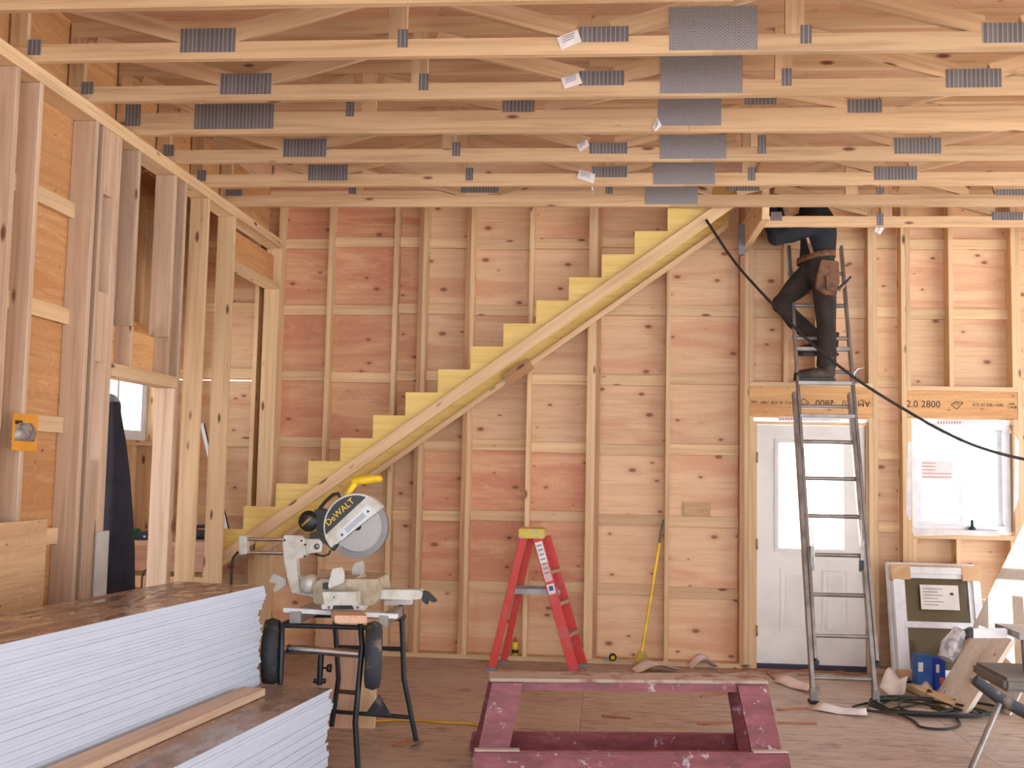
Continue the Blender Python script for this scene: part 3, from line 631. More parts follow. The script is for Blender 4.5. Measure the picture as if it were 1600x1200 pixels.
g = [Sx(592, 1085, YB2-.02), Sx(570, 1117, YB2-.02), Sx(612, 1120, YB2-.02)]; MB().prism(g, (0, .012, 0)).obj('gusset_plate', STEEL if 0 else RUBBER, ST)
def wheel(px, py, Y, R_, wd, ax):
    wd *= 1.35
    c = Sx(px, py, Y); prof = [(-.015, .03), (-.022, R_*.55), (-wd*.5, R_*.72), (-wd*.42, R_*.93), (0, R_), (wd*.42, R_*.93), (wd*.5, R_*.72), (.022, R_*.55), (.015, .03)]
    w = MB().lathe(c, ax, prof, 40).obj('wheel', RUBBER, ST)
    MB().lathe(c, ax, [(-.04, 0), (-.04, .022), (.04, .022), (.04, 0)], 16).obj('hub', BLACKPAINT, w)
    for k in range(5):
        an = 2*math.pi*k/5; d = V((0, math.sin(an), math.cos(an))); MB().bar(c+d*.02, c+d*R_*.7, .03, .03, (0, d.z, -d.y)).obj('spoke', BLACKPAINT, w)
wheel(583, 1024, -3.46, .188, .07, (1, .22, 0)); wheel(424, 1018, -3.40, .188, .07, (1, .22, 0))
rung((450, 1013, -3.44), (562, 1022, -3.50), .024, 'roller', CHROME); rung((424, 1018, -3.40), (583, 1024, -3.46), .010, 'axle', STEEL)
MB().tube(path([(502, 1020, -3.46), (499, 1070, -3.46)]), .017, 10).obj('roller_post', BLACKPAINT, ST)
k_ = Sx(514, 1044, -3.47); MB().lathe(k_, (1, 0, 0), [(-.035, .006), (-.01, .006), (-.01, .02), (.012, .024), (.012, 0)], 14).obj('knob', BLACK, ST)
MB().tube(path([(490, 1064, -3.46), (509, 1064, -3.46)]), .014, 8).obj('roller_bracket', BLACKPAINT, ST)
# mounting rails of the stand
def pbar(pts, Y, dep, nm, m, par, bev=.003): return MB().prism([Sx(x, y, Y) for x, y in pts], (0, dep, 0)).obj(nm, m, par, bevel=bev)
pbar([(442, 950), (620, 960), (620, 967), (442, 957)], -3.44, .05, 'mounting_rail', WHITE, ST); pbar([(600, 939), (643, 938), (643, 945), (600, 946)], -2.95, .05, 'mounting_rail', WHITE, ST)
pbar([(452, 956), (470, 956), (470, 974), (452, 974)], -3.46, .45, 'rail_bracket', ALU, ST); pbar([(592, 962), (606, 963), (606, 979), (592, 978)], -3.46, .45, 'rail_bracket', ALU, ST)

SW = thing('mitre_saw', 'sliding compound mitre saw with yellow handle and round silver blade guard', 'mitre saw', Sx(545, 948, -3.3))
YS = -3.36                                   # near face of blade side
def SP(x, y, Y=YS): return Sx(x, y, Y)
# base castings
pbar([(488, 912), (502, 905), (590, 905), (592, 934), (584, 946), (490, 944)], -3.42, .34, 'turntable_base', CASTB, SW, .006)
pbar([(503, 925), (557, 925), (557, 945), (568, 947), (568, 954), (502, 952), (502, 945), (507, 944)], -3.55, .104, 'base_front', CASTW, SW, .004)
pbar([(521, 946), (550, 946), (553, 952), (519, 952)], -3.553, .004, 'base_recess', BLACK, SW, 0)
for x in (514, 559): MB().lathe(SP(x, 949, -3.552), (0, 1, 0), [(-.002, 0), (-.002, .008), (.002, .008)], 12).obj('bolt', STEEL, SW)
MB().lathe(SP(522, 933, -3.552), (0, 1, 0), [(-.002, 0), (-.002, .004), (.002, .004)], 10).obj('bolt', BLACK, SW)
pbar([(588, 921), (654, 922), (660, 926), (658, 936), (640, 938), (588, 936)], -3.34, .12, 'mitre_arm', CASTW, SW, .004)
pbar([(655, 923), (668, 926), (682, 940), (677, 942), (668, 937), (667, 946), (660, 940)], -3.31, .06, 'mitre_handle', BLACK, SW, .004)
pbar([(512, 916), (519, 889), (534, 886), (538, 898), (537, 910), (514, 920)], -3.47, .02, 'fence', CASTW, SW, .002)
pbar([(549, 893), (553, 880), (567, 876), (569, 884), (567, 903), (552, 909)], -3.16, .02, 'fence', CASTW, SW, .002)
pbar([(504, 911), (512, 911), (512, 921), (504, 921)], -3.48, .03, 'fence_knob', BLACK, SW, .002)
MB().prism([SP(540, 912, -3.46), SP(568, 896, -3.3), SP(572, 901, -3.3), SP(545, 918, -3.46)], (0, .03, 0)).obj('kerf_plate', CASTB, SW)
# arm, rails, head
pbar([(443, 836), (470, 837), (476, 841), (478, 870), (462, 874), (464, 898), (470, 926), (456, 928), (449, 905), (443, 875), (441, 850)], -3.36, .075, 'swing_arm', CASTW, SW, .006)
MB().lathe(SP(483, 913, -3.33), (0, 1, 0), [(-.05, 0), (-.05, .03), (-.035, .05), (.05, .055), (.05, 0)], 24).obj('pivot_housing', CASTW, SW)
pbar([(464, 900), (500, 908), (500, 935), (462, 928)], -3.32, .08, 'pivot_neck', CASTW, SW, .006)
for yv in (842.5, 863.5): MB().tube([SP(378, yv, -3.33), SP(446, yv+.6, -3.33)], .0115, 12).obj('slide_rail', CHROME, SW)
pbar([(373, 838), (384, 837), (385, 866), (374, 867)], -3.36, .06, 'rail_end_cap', CASTW, SW, .004)
pbar([(476, 842), (500, 843), (504, 850), (502, 862), (478, 866)], -3.35, .06, 'slide_clamp', CASTW, SW, .004)
MB().lathe(SP(495, 854, -3.352), (0, 1, 0), [(-.006, 0), (-.006, .016), (.002, .018)], 16).obj('bolt', STEEL, SW)
for x, y in ((445, 844), (471, 845), (476, 869), (477, 851)): MB().lathe(SP(x, y, -3.361), (0, 1, 0), [(-.003, 0), (-.003, .006), (.002, .006)], 10).obj('bolt', BLACK, SW)
MB().prism([SP(*p, -3.34) for p in ((427, 896), (447, 905), (447, 914), (430, 926), (426, 922), (432, 912), (420, 909))], (0, .02, 0)).obj('bevel_lever', CASTW, SW)
pbar([(483, 833), (498, 828), (510, 834), (528, 852), (520, 862), (508, 850), (498, 840), (484, 842)], -3.36, .05, 'dust_elbow', BLACK, SW, .004)
cb_ = SP(556, 823); R0 = .182
def disc_arc(c, r, a0, a1, n=24): return [c + V((math.cos(math.radians(a0+(a1-a0)*i/n))*r, 0, math.sin(math.radians(a0+(a1-a0)*i/n))*r)) for i in range(n+1)]
# blade with teeth
tp = []
for i in range(120):
    a = 2*math.pi*i/120; rr = R0*.93 if i % 2 else R0*.905
    tp.append(cb_ + V((math.cos(a)*rr, .036, math.sin(a)*rr)))
SAWSTEEL, nt_, b_ = newmat('brushed_saw_blade'); b_.inputs['Metallic'].default_value = 1; b_.inputs['Roughness'].default_value = .32; b_.inputs['Base Color'].default_value = (*s2l((128, 122, 118)), 1)
if 'Anisotropic' in b_.inputs: b_.inputs['Anisotropic'].default_value = .7
bl = MB().prism(tp, (0, .003, 0)).obj('saw_blade', SAWSTEEL, SW)
MB().lathe(cb_+V((0, .03, 0)), (0, 1, 0), [(-.012, 0), (-.012, .022), (.004, .024)], 20).obj('arbor_nut', BLACK, bl)
# lower guard: thin ring-shaped shell around the lower right half
LG = plain('smoky_grey_guard', (118, 112, 110), .25, .2)
lg = MB()
arc_o = disc_arc(cb_, R0, -128, 42, 30); arc_i = disc_arc(cb_, R0*.80, -128, 42, 30)
lg.prism([p+V((0, .018, 0)) for p in arc_o + arc_i[::-1]], (0, .003, 0))
for i in range(30): lg.add([arc_o[i]+V((0, .018, 0)), arc_o[i+1]+V((0, .018, 0)), arc_o[i+1]+V((0, .062, 0)), arc_o[i]+V((0, .062, 0))], [(0, 1, 2, 3)])
lg.obj('lower_guard', LG, SW)
# upper guard
up_poly = disc_arc(cb_, R0*1.04, 36, 222, 36)
MB().prism([p+V((0, -.004, 0)) for p in up_poly], (0, .075, 0)).obj('upper_guard', CASTW, SW, bevel=.004)
cres = disc_arc(cb_, R0*.985, 72, 196, 24)
MB().prism([p+V((0, -.0056, 0)) for p in cres], (0, .0012, 0)).obj('guard_badge', plain('black_badge', (34, 36, 40), .35), SW)
ang = math.radians(43); xd = V((math.cos(ang), 0, math.sin(ang))); ud = V((-math.sin(ang), 0, math.cos(ang)))
mid = cres[0].lerp(cres[-1], .5)
text('lettering', 'DeWALT', YPLAST, SW, SP(531, 800, YS-.0066), xd, ud, .052)
# silver instruction plate
pc = SP(554.5, 817, YS-.006); pl = MB(); hw_, hh = .125, .026
pl.bar(pc-xd*hw_, pc+xd*hw_, hh*2, .003, ud); o_ = pl.obj('instruction_plate', plain('silver_plate', (206, 208, 212), .35, .3), SW, bevel=.001)
for k in range(3):
    q = pc + ud*(.010-.010*k) + V((0, -.002, 0)); MB().bar(q-xd*.07, q+xd*.075, .005, .0006, ud).obj('print_line', STEEL, o_)
for s in (-1, 1):
    q = pc + xd*s*.1 + V((0, -.0022, 0)); MB().prism([q-xd*.010-ud*.008, q+xd*.010-ud*.008, q+ud*.010], (0, .0006, 0)).obj('warning_mark', BLACK, o_)
# motor, carry handle, grip
mc = SP(479, 815, -3.40)
MB().lathe(mc, (0, 1, 0), [(0, 0), (0, .040), (.012, .052), (.05, .056), (.05, .062), (.17, .062), (.17, 0)], 28).obj('motor_housing', BLACK, SW)
MB().lathe(mc+V((0, .052, 0)), (0, 1, 0), [(0, .0565), (0, .066), (.035, .066), (.035, .06)], 28).obj('motor_band', YPLAST, SW)
text('lettering', 'DeWALT', YPLAST, SW, mc+V((0, -.0012, 0)), xd, ud, .018)
pbar([(485, 800), (500, 794), (512, 800), (520, 812), (514, 832), (498, 830), (488, 826)], -3.352, .09, 'gear_case', BLACK, SW, .006)
MB().tube(path([(498, 797, -3.33), (508, 784, -3.33), (520, 773, -3.33), (528, 771, -3.33), (531, 777, -3.33)]), .010, 10).obj('carry_handle', BLACK, SW)
MB().tube(path([(541, 775, -3.31), (548, 764, -3.31), (557, 751, -3.31)]), [.015, .018, .02], 12).obj('handle_stem', YPLAST, SW)
MB().tube(path([(550, 753, -3.31), (556, 751, -3.31), (570, 750, -3.31), (585, 748, -3.31), (593, 748, -3.31), (597, 750, -3.31)]), [.014, .024, .025, .023, .022, .012], 14).obj('trigger_handle', YPLAST, SW)
MB().tube(path([(492, 866, -3.34), (505, 869, -3.34), (514, 866, -3.34), (516, 860, -3.34)]), .006, 8).obj('hose', BLACK, SW)
MB().tube(path([(372, 862, -3.33), (364, 872, -3.33), (362, 890, -3.33), (361, 925, -3.33), (358, 960, -3.33)]), .008, 8).obj('power_cord', CORD_B, SW)
# offcut lying on the front rail and board leaning under the stand
tag(board('lumber_offcut', None, PINE_RED, Sx(548, 968, -3.86), Sx(541, 958, -3.47), .17, .042, (1, 0, 0), .002), 'short reddish board offcut lying across the front rail of the saw stand', 'offcut')
pk = thing('plank_bundle', 'two short wide planks standing on end beneath the saw stand', 'planks', (1.55, -2.62, 0))
a = Sx(500, 1147, -2.60); b = Sx(560, 1147, -2.60)
box('plank', pk, PINE_RED, a.x, b.x, -2.62, -2.58, 0, Sx(530, 982, -2.60).z); box('plank', pk, PINE, b.x+.002, b.x+.10, -2.60, -2.56, 0, .42)
a = Sx(494, 903, -2.9); tag(board('wood_block', None, PINE_RED, Sx(500, 898, -3.03), Sx(596, 904, -3.03), .06, .06, (0, 0, 1)), 'small pale block of wood on the saw table behind the fence', 'block')

# ================================================================== SHEET STACKS
def sheet_mesh(L, w, t, name):
    me = bpy.data.meshes.new(name); m = MB().box(0, L, 0, w, 0, t); me.from_pydata(m.v, [], m.f)
    me.materials.append(BOARDWHITE); me.materials.append(SHEETTOP)
    for p in me.polygons:
        if abs(p.normal.z) > .5: p.material_index = 1
    return me
def stack(corner, dirv, w, ztop, th, label, group, L=3.6):
    d = V((dirv[0], dirv[1], 0)).normalized(); nrm = V((0, 0, 1)).cross(d)      # d: from far end towards the opening
    side = -nrm if True else nrm
    me = sheet_mesh(L, w, th-.0006, 'sheet'); n = int(ztop/th); drift = 0
    for i in range(n):
        z = i*th; k = (n-1-i)
        drift = .55*drift + random.uniform(-.026, .026)
        e = drift + (0.02 if k < 2 else 0) + .035*math.sin(i*.33)*.6; s = random.uniform(-.0015, .0015)
        # local X along d, local Y to the far side (towards the wall), far end shifted sheet by sheet
        org = V((corner[0], corner[1], 0)) - d*e + V((side.x, side.y, 0))*s + V((0, 0, z+.0002))
        x, y = d, V((-d.y, d.x, 0)); y = y if y.dot(V((-1, 0, 0))) > 0 else -y
        zz = x.cross(y); 
        if zz.z < 0:      # keep right-handed: flip x
            x = -x; org = org + d*L; zz = x.cross(y)
        o = link('white_sheet', me, None, Matrix(((x.x, y.x, zz.x, org.x), (x.y, y.y, zz.y, org.y), (x.z, y.z, zz.z, org.z), (0, 0, 0, 1))))
        tag(o, label if i < n-1 else label.replace('inside', 'lying topmost of'), 'sheet', group)
th = .0159
Z1, Z2 = 63*th, 30*th
c1 = W(411, 915, 'Z', Z1); e1 = W(0, 1007, 'Z', Z1)
stack((c1.x, c1.y), (e1-c1)[:2], .52, Z1, th, 'thin white-edged brown-faced sheet inside the tall stack by the stud wall', 'sheets of the tall stack')
c2 = W(516, 1077, 'Z', Z2); e2 = W(270, 1200, 'Z', Z2)
d2 = (e1-c1).normalized(); c2b = c2
stack((c2.x, c2.y), (e2-c2)[:2], .40, Z2, th, 'thin white-edged brown-faced sheet inside the low stack beside the tall one', 'sheets of the low stack')
za = Z2+.002
A, B_, D_ = W(374, 1071, 'Z', za+.038), W(421, 1077, 'Z', za+.038), W(168, 1200, 'Z', za+.038)
dd = (e1-c1).normalized(); m0 = (A+B_)/2; m0.z = za+.019
tag(board('loose_lumber', None, PINE_GREY, m0, m0+dd*2.6, .125, .038, V((-dd.y, dd.x, 0)), .002), 'long pale board lying on top of the low stack of sheets', 'board')

# ================================================================== LADDERS
# aluminium extension ladder leaning on the back wall
A0 = W(1272, 1100, 'Z', 0); A1 = W(1364, 1100, 'Z', 0); ly0 = -1.31; zt_ = 3.66
def lp_(x, z, o=0.0):                        # point on the ladder plane, o = towards the room
    y = ly0 + (ly0*-1-.06)*z/zt_
    n = V((0, -zt_, -(0-ly0-.06))).normalized()
    n = V((0, -zt_, (-ly0-.06)))/math.hypot(zt_, -ly0-.06)
    return V((x, y, z)) + n*o
EL = thing('extension_ladder', 'tall aluminium extension ladder leaning on the wall, a worker standing on it', 'ladder', (4.84, ly0, 0))
xl, xr = A0.x, A0.x+.445
def rail(x, z0, z1, o, nm, w=.03, dpt=.068): 
    a, b = lp_(x, z0, o), lp_(x, z1, o); return board(nm, EL, ALU, a, b, w, dpt, (1, 0, 0), .003)
for x in (xl, xr): rail(x, .07, 2.33, 0, 'base_rail')
for x in (xl+.034, xr-.034+.045): rail(x, .30, 3.64, .0, 'fly_rail', .024, .06) if x < xl+.1 else rail(xr+.033, .30, 3.64, .0, 'fly_rail', .024, .06)
for i in range(12):
    z = .175+.292*i
    if z < 2.3 or True:
        a, b = lp_(xl+.012, z), lp_(xr+.012 if z < 2.4 else xr+.03, z)
        MB().tube([a, b], .0165, 10).obj('rung', ALU, EL)
for zs in (W(1285, 601, 'Y', -.43).z, W(1285, 652, 'Y', -.52).z, 2.70):
    a, b = lp_(xl+.03, zs, .02), lp_(xr+.02, zs, .02); board('flat_rung', EL, CHROME if 0 else ALU, a, b, .032, .05, (0, 0, 1), .003)
for x, o in ((xl, 0), (xr, 0)):
    f = lp_(x, .04, o); MB().box(x-.03, x+.035, f.y-.06, f.y+.05, .0, .022).obj('rubber_foot', BLACK, EL, bevel=.004); MB().box(x-.022, x+.024, f.y-.03, f.y+.03, .022, .11).obj('foot_bracket', ALU, EL)
for x in (xl+.036, xr+.034):
    f = lp_(x, .29, 0); MB().box(x-.016, x+.018, f.y-.04, f.y+.04, f.z-.03, f.z+.008).obj('end_cap', BLACK, EL)
for x in (xl+.05, xr-.02):
    f = lp_(x, 1.02, .03); MB().box(x-.012, x+.014, f.y-.02, f.y+.03, f.z-.10, f.z+.09).obj('rung_lock', ALU, EL)
f = lp_(xr-.03, .99, .03); MB().box(f.x-.012, f.x+.02, f.y-.02, f.y+.01, f.z-.06, f.z+.02).obj('rung_lock', BLACK, EL)
MB().tube([lp_(xr-.01, 1.30, .06), lp_(xr-.02, 1.15, .07), lp_(xr-.012, 1.05, .06), lp_(xr+.0, 1.15, .05)], .005, 8).obj('rope_loop', PAPER, EL)
MB().tube([lp_(xl+.05, 1.25, .05), lp_(xl+.07, 1.10, .06), lp_(xl+.06, .98, .05)], .005, 8).obj('rope_loop', PAPER, EL)
# red step ladder, seen side on
SL = thing('step_ladder', 'red fibreglass step ladder with yellow paint-spattered cap and labels', 'ladder', (2.5, -.35, 0))
nY, fY = -.52, -.20
tl, tr_ = W(815, 840, 'Y', -.47), W(846, 840, 'Y', -.47); ztop = tl.z
bl_, br_ = W(768, 1047, 'Y', nY), W(899, 1046, 'Y', nY)
def srail(top, bot, dy, w, nm): 
    a = V((top, dy[0], ztop)); b = V((bot, dy[1], .025)); return board(nm, SL, FRP, a, b, w, .028, (1, 0, 0), .003)
srail(tl.x+.015, bl_.x, (-.46, nY), .062, 'rear_rail'); srail(tl.x+.065, bl_.x+.07, (-.24, fY), .055, 'rear_rail')
fr = srail(tr_.x-.035, br_.x-.01, (-.46, nY), .082, 'front_rail'); srail(tr_.x+.025, br_.x+.05, (-.24, fY), .082, 'front_rail')
for x, y in ((bl_.x, nY), (bl_.x+.07, fY), (br_.x-.01, nY), (br_.x+.05, fY)): MB().box(x-.045, x+.045, y-.02, y+.02, 0, .03).obj('foot', STEEL, SL)
MB().box(W(810, 830, 'Y', -.48).x, W(851, 830, 'Y', -.48).x, -.50, -.20, ztop-.004, ztop+.075).obj('top_cap', plain('spattered_yellow', (224, 192, 54), .5, dark=(190, 180, 150), scale=24, lo=.5, hi=.6), SL, bevel=.008)
for k in range(3):
    f_ = .26+.24*k; x = (tr_.x-.035)+(br_.x-tr_.x+.025)*f_; z = ztop+(.025-ztop)*f_; dy = .06*f_
    board('step', SL, plain('tan_step', (186, 150, 120), .6) if k == 0 else bpy.data.materials['tan_step'], (x, -.445-dy, z), (x+.06, -.255+dy*.4, z), .10, .03, (1, 0, .0), .003)
zsp = W(840, 925, 'Y', -.49).z
board('spreader', SL, ALU, (W(804, 925, 'Y', -.49).x, -.475, zsp), (W(875, 925, 'Y', -.49).x, -.475, zsp), .045, .006, (0, 0, 1)); board('spreader', SL, ALU, (W(808, 925, 'Y', -.25).x, -.245, zsp), (W(872, 925, 'Y', -.25).x, -.245, zsp), .045, .006, (0, 0, 1))
a, b = V((tr_.x-.035, -.46, ztop)), V((br_.x-.01, nY, .025)); off = V((0, -.0152, 0))
board('warning_label', SL, PAPER, a.lerp(b, .03)+off, a.lerp(b, .19)+off, .062, .001, (1, 0, 0)); board('warning_label', SL, plain('pink_label', (226, 186, 184), .7), a.lerp(b, .195)+off, a.lerp(b, .33)+off, .062, .001, (1, 0, 0)); board('warning_label', SL, PAPER, a.lerp(b, .35)+off, a.lerp(b, .425)+off, .06, .001, (1, 0, 0))
board('label_mark', SL, BLUE, a.lerp(b, .365)+off*1.06, a.lerp(b, .40)+off*1.06, .035, .001, (1, 0, 0))
for k in range(7): q0 = .05+.035*k; board('print_line', SL, STEEL, a.lerp(b, q0)+off*1.06, a.lerp(b, q0+.012)+off*1.06, .042, .0008, (1, 0, 0))

# ================================================================== BROOM AND SMALL THINGS BY THE WALL
BR = thing('broom', 'yellow-handled broom leaning against the wall stud', 'broom', W(1000, 1026, 'Y', -.2))
t0 = W(1037, 812, 'Y', -.015); t1 = W(1034, 826, 'Y', -.02); t2 = W(1030, 850, 'Y', -.035); b0 = W(1003, 1018, 'Y', -.18)
MB().tube([t1.lerp(b0, .0), t1.lerp(b0, .12)], .0125, 10).obj('handle_grip', plain('grey_grip', (120, 100, 80), .7), BR); MB().tube([t1.lerp(b0, .12), b0], .0125, 10).obj('handle', YPLAST, BR); MB().tube([t0, t1], [.006, .012], 10).obj('handle_tip', plain('teal_tip', (60, 96, 86), .6), BR)
hb = b0.copy(); MB().prism([hb+V((-.03, -.02, 0)), hb+V((.03, -.02, 0)), hb+V((.085, -.02, -b0.z+.005)), hb+V((-.085, -.02, -b0.z+.005))], (0, .045, 0)).obj('broom_head', plain('dirty_yellow_bristle', (190, 156, 66), .8, dark=(150, 130, 90)), BR)
cbx = W(805, 1015, 'Y', .04); CB = thing('chalk_bottle', 'yellow chalk bottle with red spout on the wall plate behind the step ladder', 'bottle', (cbx.x, .04, .038))
MB().lathe((cbx.x, .04, .0385), (0, 0, 1), [(0, 0), (0, .028), (.10, .028), (.115, .018), (.118, 0)], 18).obj('bottle_body', YPLAST, CB); MB().lathe((cbx.x, .04, .1565), (0, 0, 1), [(0, 0), (0, .016), (.02, .014), (.045, .004), (.045, 0)], 12).obj('spout', FRP, CB); MB().lathe((cbx.x, .04, .06), (0, 0, 1), [(0, .0284), (.03, .0284)], 18).obj('bottle_label', BLACK, CB)
tm_ = W(954, 1018, 'Y', -.05); TM = thing('tape_measure', 'small yellow and black tape measure hanging at the foot of the wall', 'tape measure', tm_)
tz_ = .06
MB().lathe((tm_.x+.02, -.006, tz_), (0, 1, 0), [(-.03, 0), (-.03, .03), (.005, .034), (.005, 0)], 20).obj('case', BLACK, TM); MB().lathe((tm_.x+.02, -.037, tz_), (0, 1, 0), [(-.001, 0), (-.001, .018), (.001, .018)], 16).obj('badge', YPLAST, TM); MB().box(tm_.x-.06, tm_.x-.01, -.03, -.006, .036, .056).obj('blade_tip', STEEL, TM)

# papers
def paper(name, quad, lift, label, m=PAPER, grp='papers on the floor'):
    P = [W(x, y, 'Z', 0.004) for x, y in quad]
    def fn(u, v):
        p = P[0].lerp(P[1], u).lerp(P[3].lerp(P[2], u), v); p = p.copy()
        p.z = .004 + lift*(math.sin(u*2.6+v)*.35+.35)*(u*(1-u)*2+abs(v-.5)) ; return p
    return tag(MB().grid(fn, 8, 6).obj(name, m, None, solid=.0008), label, 'paper', grp)
paper('paper_sheet', [(984, 1048), (1030, 1044), (1072, 1051), (1006, 1056)], .12, 'pinkish curled paper sheet on the floor below the broom', PAPER_PINK)
paper('paper_sheet', [(1074, 1043), (1110, 1040), (1123, 1045), (1088, 1049)], .16, 'pinkish paper standing folded by the wall near the door', PAPER_PINK)
paper('paper_sheet', [(1208, 1066), (1240, 1064), (1284, 1074), (1262, 1084)], .07, 'crumpled pinkish paper strip on the floor before the door', PAPER_PINK)
paper('paper_sheet', [(1268, 1110), (1290, 1104), (1352, 1109), (1355, 1122)], .06, 'long white paper lying flat beside the coiled black cord')
paper('paper_sheet', [(1374, 1082), (1400, 1066), (1426, 1070), (1414, 1099)], .22, 'white folded paper propped on the black cord coil')
paper('paper_sheet', [(1359, 1103), (1372, 1101), (1373, 1112), (1360, 1113)], .01, 'small white card next to the ladder foot')
# wood slivers on the floor
SL_ = [((1180, 1045), (1290, 1049)), ((1290, 1050), (1345, 1046)), ((1130, 1032), (1152, 1046)), ((1198, 1050), (1218, 1066)), ((1090, 1130), (1150, 1129)), ((1215, 1129), (1276, 1130)), ((1215, 1108), (1262, 1106)), ((1055, 1076), (1120, 1075)), ((1304, 1050), (1340, 1056)), ((1160, 1044), (1200, 1048)), ((940, 1118), (985, 1122)), ((1095, 1088), (1135, 1084)), ((615, 1165), (640, 1158)), ((1205, 1052), (1262, 1046)), ((1246, 1054), (1300, 1057)), ((1310, 1056), (1352, 1053)), ((1170, 1052), (1196, 1060)), ((1120, 1050), (1166, 1047))]
for a, b in SL_:
    a, b = W(*a, 'Z', .006), W(*b, 'Z', .006); tag(board('wood_sliver', None, BROWNSTICK, a, b, .022, .008, (0, 0, 1) if 0 else V((b-a).y and (-(b-a).y, (b-a).x, 0) or (0, 1, 0))), 'thin reddish wood sliver lying on the dusty floor', 'sliver', 'wood slivers on the floor')
tag(MB().prism([W(640, 1166, 'Z', .001), W(655, 1160, 'Z', .001), W(650, 1160, 'Z', .05)], (.02, .03, 0)).obj('wood_wedge', PINE_RED), 'little wedge of wood on the floor by the saw stand foot', 'wedge')
# cords
def cord(name, pts, r, m, label, cat='cord'):
    P = []
    for i in range(len(pts)-1):
        p0, p1, p2, p3 = pts[max(i-1, 0)], pts[i], pts[i+1], pts[min(i+2, len(pts)-1)]
        for k in range(6):
            t = k/6; P.append(.5*((2*p1)+(p2-p0)*t+(2*p0-5*p1+4*p2-p3)*t*t+(3*p1-p0-3*p2+p3)*t*t*t))
    P.append(pts[-1]); return tag(MB().tube(P, r, 8).obj(name, m), label, cat)
cord('floor_cable', [W(x, y, 'Z', .009) for x, y in ((560, 1128), (640, 1125), (690, 1129), (735, 1131), (790, 1141), (845, 1150), (900, 1152))], .008, CORD_Y, 'yellow extension cord snaking over the floor under the red bench')
cl = []
for i in range(96):
    a = i*.42; r1 = .34+.12*math.sin(i*.27); r2 = .20+.07*math.sin(i*.4+1)
    cl.append(V((5.36+.10*math.sin(i*.11)+r1*math.cos(a), -1.50+.06*math.cos(i*.17)+r2*math.sin(a)*1.2, .011+.03*abs(math.sin(i*.31)))))
cl += [W(x, y, 'Z', .012) for x, y in ((1425, 1125), (1440, 1136), (1478, 1139), (1500, 1131), (1485, 1115), (1455, 1105))]
cord('coiled_cord', cl, .0085, CORD_B, 'tangled black power cord heaped at the foot of the extension ladder')
hp = [W(1109, 352, 'Y', -1.19), W(1150, 412, 'Y', -1.3), W(1204, 472, 'Y', -1.45), W(1262, 531, 'Y', -1.6), W(1335, 590, 'Y', -1.7), W(1412, 639, 'Y', -1.75), W(1490, 682, 'Y', -1.8), W(1560, 708, 'Y', -1.8), W(1660, 730, 'Y', -1.8)]
hp.insert(0, W(1104, 344, 'Y', -1.165))
cord('hanging_cable', hp, .0105, CORD_B, 'black cable slung from the stringers across the room past the worker')

# ================================================================== RED BENCH
RB = thing('work_bench', 'low worn red painted step bench of boards with a dusty top', 'bench', (3.2, -3.4, 0))
bh = .50
tA, tB, tC, tD = W(770, 1046, 'Z', bh), W(1188, 1050, 'Z', bh), W(1198, 1062, 'Z', bh), W(764, 1060, 'Z', bh)
ang_ = (tB-tA); bx_ = V((ang_.x, ang_.y, 0)).normalized(); by_ = V((-bx_.y, bx_.x, 0)); o0 = V((tD.x, tD.y, 0))
Lb = (tC-tD).length
def BP(u, v, z): return o0 + bx_*u + by_*v + V((0, 0, z))
dp = .22
MB().prism([BP(0, -.006, bh-.018), BP(Lb, -.006, bh-.018), BP(Lb, dp, bh-.018), BP(0, dp, bh-.018)], (0, 0, .018)).obj('top_plank', WORNTOP, RB, bevel=.006)
spl, spy = .10, .055
for v0, s in ((0, -1), (dp, 1)):
    y_ = (lambda z, v0=v0, s=s: v0 + s*spy*(bh-z)/bh)
    nm_ = 'front' if s < 0 else 'rear'
    tz1, tz0 = bh-.019, bh-.062
    MB().prism([BP(.02, y_(tz1), tz1), BP(Lb-.02, y_(tz1), tz1), BP(Lb-.02+.01, y_(tz0), tz0), BP(.01, y_(tz0), tz0)], by_*.028*(-s)).obj('apron', REDPAINT, RB)
    for e in (0, 1):
        def xx(u, z): sh = spl*(bh-z)/bh; return (u-sh) if e == 0 else (Lb-u+sh)
        z1, z0 = bh-.019, .0
        MB().prism([BP(xx(.02, z1), y_(z1)+s*.001, z1), BP(xx(.19, z1), y_(z1)+s*.001, z1), BP(xx(.19, z0), y_(z0)+s*.001, z0), BP(xx(.02, z0), y_(z0)+s*.001, z0)], by_*.03*s).obj('leg', REDPAINT, RB)
    zs1, zs0 = .135, .02
    ext = .075
    MB().prism([BP(-ext, y_(zs1)+s*.033, zs1), BP(Lb+ext, y_(zs1)+s*.033, zs1), BP(Lb+ext+.02, y_(zs0)+s*.033, zs0), BP(-ext-.02, y_(zs0)+s*.033, zs0)], by_*.05*s).obj('stretcher', REDPAINT, RB, bevel=.008)
    if s < 0:
        for e0, e1 in ((-ext, .17), (Lb-.12, Lb+ext)): MB().prism([BP(e0, y_(zs1)-.083, zs1+.0005), BP(e1, y_(zs1)-.083, zs1+.0005), BP(e1, y_(zs1)-.033, zs1+.0005), BP(e0, y_(zs1)-.033, zs1+.0005)], (0, 0, .006)).obj('sawdust_patch', plain('sawdust', (200, 186, 170), .95) if 'sawdust' not in bpy.data.materials else bpy.data.materials['sawdust'], RB)
for e in (0, 1):
    u0 = .10 if e == 0 else Lb-.13
    def sx_(z): return (-spl if e == 0 else spl)*(bh-z)/bh
    MB().prism([BP(u0+sx_(bh), .03, bh-.03), BP(u0+sx_(bh), dp-.03, bh-.03), BP(u0+sx_(.1), dp-.01, .1), BP(u0+sx_(.1), .01, .1)], bx_*.025).obj('end_board', REDPAINT, RB)

